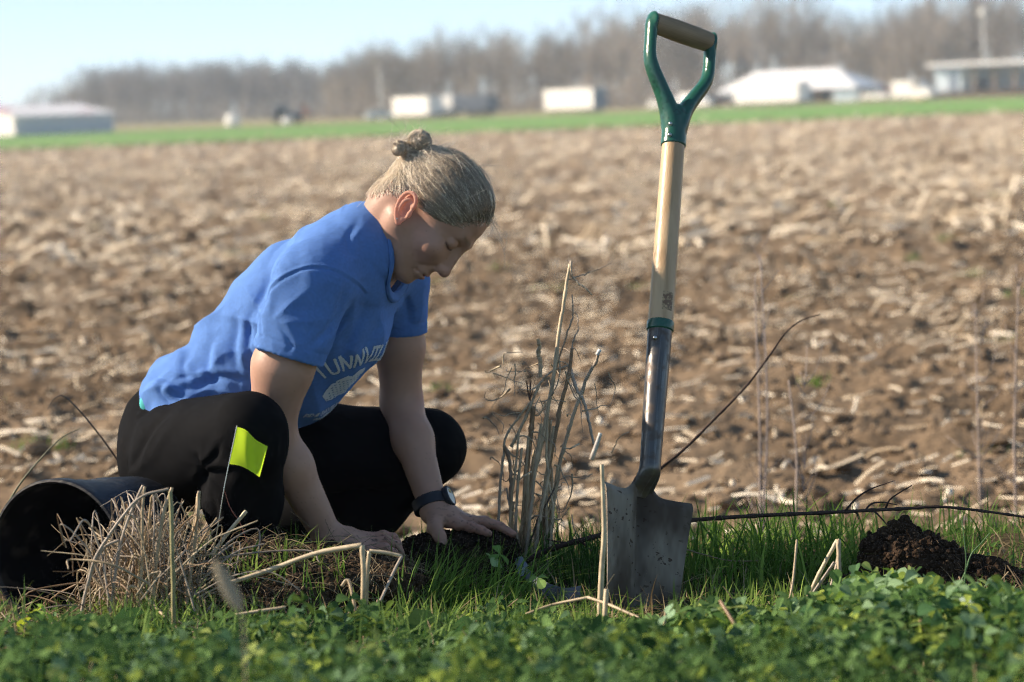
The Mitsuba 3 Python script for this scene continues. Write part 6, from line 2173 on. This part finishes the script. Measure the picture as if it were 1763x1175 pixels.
# truck: white cab box and dark slatted load bed
t = thing('grain_truck', 'white truck with long dark grey load bed beside the white trailer', 'truck')
S_ = Site(750, 345, -30)
obj('cab', S_.box((2.4, 2.4, 2.15), (1.2, 1.2, 1.55), 0.12), 'white_paint', t, smooth=30)
obj('windscreen', S_.box((0.05, 1.9, 0.8), (-0.02, 1.2, 2.0)), 'window_dark', t, smooth=False)
obj('load_bed', S_.box((4.7, 2.5, 1.85), (4.85, 1.25, 1.6), 0.05), 'slate_tarp', t, smooth=30)
for k in range(7):
    obj('stake', S_.box((0.10, 0.07, 1.75), (2.7 + k * 0.70, -0.036, 1.6)), 'dark_grey', t, smooth=False)
for x in (0.9, 4.9, 6.1):
    for y in (0.2, 2.3):
        obj('wheel', wheel(S_, x, y, 0.5), 'rubber', t, smooth=30)


def car(px, d, turn, label, paint, cat='car', van=False, group=None, s=1.0, name='parked_car'):
    t = thing(name, label, cat, group)
    S = Site(px, d, turn)
    if van:
        prof = [(0, 0.35), (5.2, 0.35), (5.25, 1.0), (5.0, 1.25), (4.2, 1.35), (3.6, 2.25), (0.1, 2.3), (0, 1.8)]
        win = [(3.70, 1.45), (4.05, 1.40), (3.55, 2.10), (2.9, 2.12), (2.9, 1.45)]
    else:
        prof = [(0, 0.32), (4.4, 0.32), (4.45, 0.75), (4.3, 0.88), (3.2, 0.98), (2.6, 1.45), (1.1, 1.48), (0.3, 1.0), (0.02, 0.9)]
        win = [(0.75, 1.02), (3.0, 1.02), (2.5, 1.38), (1.15, 1.40)]
    prof = [(x * s, z * s) for x, z in prof]
    win = [(x * s, z * s) for x, z in win]
    obj('body', S.put(prism(prof, 0, 1.8 * s)), paint, t, smooth=False)
    obj('side_window', S.put(prism(win, -0.012, 0.02)), 'window_dark', t, smooth=False)
    for x in (0.85 * s, prof[1][0] - 0.9 * s):
        for y in (0.12 * s, 1.68 * s):
            obj('wheel', wheel(S, x, y, 0.33 * s, 0.22), 'rubber', t, smooth=30)
    return t


metal('silver_paint', (0.52, 0.56, 0.60), 0.3)
metal('dark_red', (0.14, 0.05, 0.05), 0.4)
car(632, 345, 8, 'dusty blue grey car just left of the white box trailer', 'blue_siding', s=0.85)
car(1113, 345, -30, 'white car half hidden behind the spade handle', 'white_paint', s=0.95)
car(1166, 345, -35, 'white van right of the spade handle near the pole barn', 'white_paint', 'van', van=True, s=0.80, name='parked_van')
car(1218, 355, -5, 'dark red car at the left end of the pole barn', 'dark_red', s=0.9)
car(1195, 372, 0, 'silver car behind the dark red car by the pole barn', 'silver_paint', s=0.95)
car(1532, 345, -38, 'white van between the pole barn and the blue grey shed', 'white_paint', 'van', van=True, s=1.0, name='parked_van')
car(1478, 360, -35, 'white car at the right end of the pole barn', 'white_paint', s=0.85)

# white tank, tractor and pile on the wheat edge
t = thing('storage_tank', 'small round white tank alone at the edge of the wheat', 'tank')
S_ = Site(402, 330, 0)
obj('shell', S_.put(lathe([(0, 0), (0.78, 0.02), (0.84, 0.2), (0.84, 1.0), (0.70, 1.25), (0.25, 1.38), (0, 1.40)], 24, (0, 0, 0.05), (0, 0, 1))), 'white_paint', t, smooth=40)
obj('lid', S_.put(lathe([(0, 0), (0.26, 0), (0.26, 0.12), (0, 0.14)], 16, (0, 0, 1.42), (0, 0, 1))), 'dark_grey', t, smooth=40)
t = thing('tractor', 'dark blue tractor with an orange implement on the far field edge', 'tractor')
S_ = Site(478, 340, 0)
obj('hood', S_.box((1.7, 0.9, 0.7), (1.9, 0.6, 1.0), 0.1), 'blue_steel_and_shade', t, smooth=30)
obj('cab', S_.box((1.3, 1.3, 1.5), (0.5, 0.6, 1.5), 0.1), 'blue_steel_and_shade', t, smooth=30)
obj('side_window', S_.box((0.9, 0.03, 0.7), (0.5, -0.068, 1.75)), 'window_dark', t, smooth=False)
obj('wheel', wheel(S_, 0.35, -0.25, 0.8, 0.45), 'rubber', t, smooth=30)
obj('wheel', wheel(S_, 0.35, 1.45, 0.8, 0.45), 'rubber', t, smooth=30)
obj('wheel', wheel(S_, 2.4, -0.1, 0.5, 0.3), 'rubber', t, smooth=30)
obj('wheel', wheel(S_, 2.4, 1.3, 0.5, 0.3), 'rubber', t, smooth=30)
t = thing('field_implement', 'folded orange tillage implement beside the tractor', 'implement')
S_ = Site(510, 340, 0)
for k in range(5):
    obj('tine', S_.put(tube([(0.2 + k * 0.45, 0.4, 0.1), (0.25 + k * 0.45, 0.3, 0.6), (0.15 + k * 0.45, 0.5, 0.95)], 0.05, 6)), 'dark_grey', t)
obj('toolbar', S_.box((2.4, 0.18, 0.18), (1.1, 0.5, 1.0)), 'orange_paint', t, smooth=False)
obj('mast', S_.put(prism([(0.7, 1.1), (1.5, 1.1), (1.25, 2.2), (0.95, 2.2)], 0.42, 0.58)), 'orange_paint', t, smooth=False)
t = thing('white_sack', 'white bulk sack standing in front of the tractor', 'sack')
S_ = Site(494, 325, 0)
m = sdf_mesh([U(0, 'ell', np.array([0, 0, 0.42]), E3, np.array([0.55, 0.5, 0.45])), U(0.1, 'ell', np.array([0, 0, 0.2]), E3, np.array([0.6, 0.55, 0.3]))], 0.05)
obj('bag', S_.put(m), 'white_paint', t)

# white pole barn with hipped ends and open right bay
t = thing('pole_barn', 'wide white metal pole barn with hipped roof and open right bay', 'barn')
S_ = Site(1235, 375, -26)
L_, W_, he, hp_ = 18.8, 11.0, 1.75, 4.3
q = np.array([(-0.3, -0.4, he), (L_ + 0.3, -0.4, he), (L_ + 0.3, W_ + 0.4, he), (-0.3, W_ + 0.4, he), (3.4, W_ / 2, hp_), (L_ - 4.6, W_ / 2, hp_ + 0.1)])
obj('roof', S_.put((q, np.array([[0, 1, 5], [0, 5, 4], [2, 3, 4], [2, 4, 5], [3, 0, 4], [1, 2, 5], [0, 3, 2], [0, 2, 1]]))), 'white_metal', t, smooth=False)
obj('wall', S_.box((9.5, 0.12, he - 0.02), (4.75, 0.06, he / 2 - 0.01)), 'white_metal', t, smooth=False)
obj('wall', S_.box((L_, 0.12, he - 0.02), (L_ / 2, W_, he / 2 - 0.01)), 'blue_siding', t, smooth=False)
obj('wall', S_.box((0.12, W_ - 0.3, he - 0.02), (0.06, W_ / 2, he / 2 - 0.01)), 'white_metal', t, smooth=False)
obj('wall', S_.box((3.2, 0.12, he - 0.02), (L_ - 1.6, 0.06, he / 2 - 0.01)), 'blue_siding', t, smooth=False)
for k in range(4):
    obj('post', S_.box((0.2, 0.2, he - 0.02), (9.8 + k * 1.9, 0.14, he / 2 - 0.01)), 'timber_tan', t, smooth=False)
t = thing('stored_bale', 'tan round bale standing in the open bay of the pole barn', 'bale')
obj('bale', Site(1383, 374, 0).put(lathe([(0, -0.6), (0.62, -0.6), (0.70, -0.5), (0.70, 0.5), (0.62, 0.6), (0, 0.6)], 22, (0, 0, 0.7), (0.3, 1, 0))), 'timber_tan', t, smooth=30)
t = thing('stored_crate', 'wooden crate beside the bale in the open bay', 'crate')
S_ = Site(1404, 375, 0)
for k in range(4):
    obj('slat', S_.box((1.5, 1.2, 0.2), (0.75, 0.6, 0.12 + 0.25 * k)), 'timber_tan', t, smooth=False)
t = thing('rusty_bin', 'rust brown bin between the white van and the pole barn', 'bin')
S_ = Site(1510, 372, 0)
obj('bin_body', S_.put(prism([(0.1, 0.1), (1.7, 0.1), (1.9, 1.5), (0, 1.5)], 0, 1.4)), 'orange_paint', t, smooth=False)
obj('rim', S_.box((2.0, 1.5, 0.1), (0.95, 0.7, 1.55)), 'dark_grey', t, smooth=False)

# blue grey shed with open porch on a tan bank, at the right edge
t = thing('open_shed', 'pale blue shed with an open-fronted porch on a low tan bank', 'shed')
S_ = Site(1608, 350, -34)
S_.o[2] = FZ + 0.95
obj('wall', S_.box((3.4, 6.0, 3.0), (1.7, 3.0, 1.5)), 'blue_siding', t, smooth=False)
obj('door', S_.box((1.0, 0.06, 2.2), (2.4, -0.032, 1.15)), 'blue_steel_and_shade', t, smooth=False)
obj('back_wall', S_.box((10.0, 0.12, 2.9), (8.4, 5.9, 1.45)), 'grey_siding_and_shade', t, smooth=False)
obj('roof', S_.put(prism([(-0.7, 3.03), (13.6, 3.03), (13.6, 3.22), (-0.7, 3.22)], -0.8, 6.6)), 'grey_siding_and_shade', t, smooth=False)
obj('roof_edge', S_.box((14.4, 0.10, 0.42), (6.45, -0.86, 3.18)), 'white_metal', t, smooth=False)
for k in range(4):
    obj('post', S_.box((0.2, 0.2, 3.0), (5.0 + k * 2.6, 0.2, 1.5)), 'timber_tan', t, smooth=False)
t = thing('farm_cart', 'dark cart parked under the shed porch', 'cart')
S2 = Site(1667, 352, 0)
S2.o[2] = S_.o[2]
obj('cart_body', S2.box((2.2, 1.4, 0.8), (0.8, 0.7, 0.9), 0.05), 'dark_grey', t, smooth=30)
for x in (0.2, 1.4):
    obj('wheel', wheel(S2, x, 0.1, 0.42, 0.2), 'rubber', t, smooth=30)
t = thing('green_bin', 'green bin under the right end of the shed porch', 'bin')
S2 = Site(1738, 352, 0)
S2.o[2] = S_.o[2]
obj('bin_body', S2.put(prism([(0.1, 0), (1.3, 0), (1.4, 1.2), (0, 1.2)], 0, 1.0)), 'green_paint', t, smooth=False)
obj('lid', S2.box((1.5, 1.1, 0.08), (0.7, 0.5, 1.25)), 'dark_grey', t, smooth=False)
bk = prism([(-2.2, 0), (16, 0), (16, 0.85), (0.2, 0.85), (-1.2, 0.55)], -3.2, 8)
bk = trimesh.Trimesh(*bk).subdivide().subdivide()
bv_ = np.array(bk.vertices)
bv_[:, 2] += 0.15 * nz(bv_, 0.8, 91, 2)
obj('earth_bank', Site(1608, 350, -2).put((bv_, np.array(bk.faces))), 'bank_earth')
tag('earth_bank', 'low tan earth bank under the pale blue shed', kind='structure')
# tall pole with a lamp head, utility poles
t = thing('light_pole', 'tall pale pole with a round white lamp head above the shed', 'light pole')
b = Site(1693, 385, 0)
obj('pole', b.put(tube([(0, 0, 0), (0, 0, 5.5), (0, 0, 10.7)], [0.20, 0.16, 0.11], 10)), 'white_metal', t)
obj('lamp_head', b.put(lathe([(0, -0.5), (0.42, -0.4), (0.55, 0), (0.42, 0.4), (0, 0.5)], 18, (0, 0, 11.0), (0, 0, 1))), 'white_paint', t, smooth=50)
obj('bracket', b.box((0.9, 0.12, 0.12), (0, 0, 10.3)), 'dark_grey', t, smooth=False)
t = thing('utility_pole', 'pale utility pole in front of the wood left of the white trailer', 'utility pole')
b = Site(657, 390, 0)
obj('pole', b.put(tube([(0, 0, 0), (0, 0, 3.5), (0, 0, 7.2)], [0.18, 0.15, 0.12], 8)), 'white_metal', t)
obj('crossarm', b.box((1.8, 0.12, 0.14), (0, -0.16, 6.6)), 'timber_tan', t, smooth=False)
# ------------------------------------------------------------------ thin spring haze: far trees and sheds fade
HX, HY0, HY1, HZ0, HZ1 = 2600.0, -60.0, 2300.0, -1.6, 24.0
scene['air'] = {'type': 'homogeneous', 'albedo': {'type': 'rgb', 'value': [0.97, 0.975, 0.98]}, 'sigma_t': {'type': 'rgb', 'value': [0.00031, 0.00036, 0.00045]}}
scene['haze'] = {'type': 'cube', 'to_world': T().translate([0, (HY0 + HY1) / 2, (HZ0 + HZ1) / 2]).scale([HX, (HY1 - HY0) / 2, (HZ1 - HZ0) / 2]),
                 'bsdf': {'type': 'null'}, 'interior': {'type': 'ref', 'id': 'air'}}
scene['camera']['medium'] = {'type': 'ref', 'id': 'air'}
tag('haze', 'thin spring haze that pales the far woods and sheds', kind='stuff')
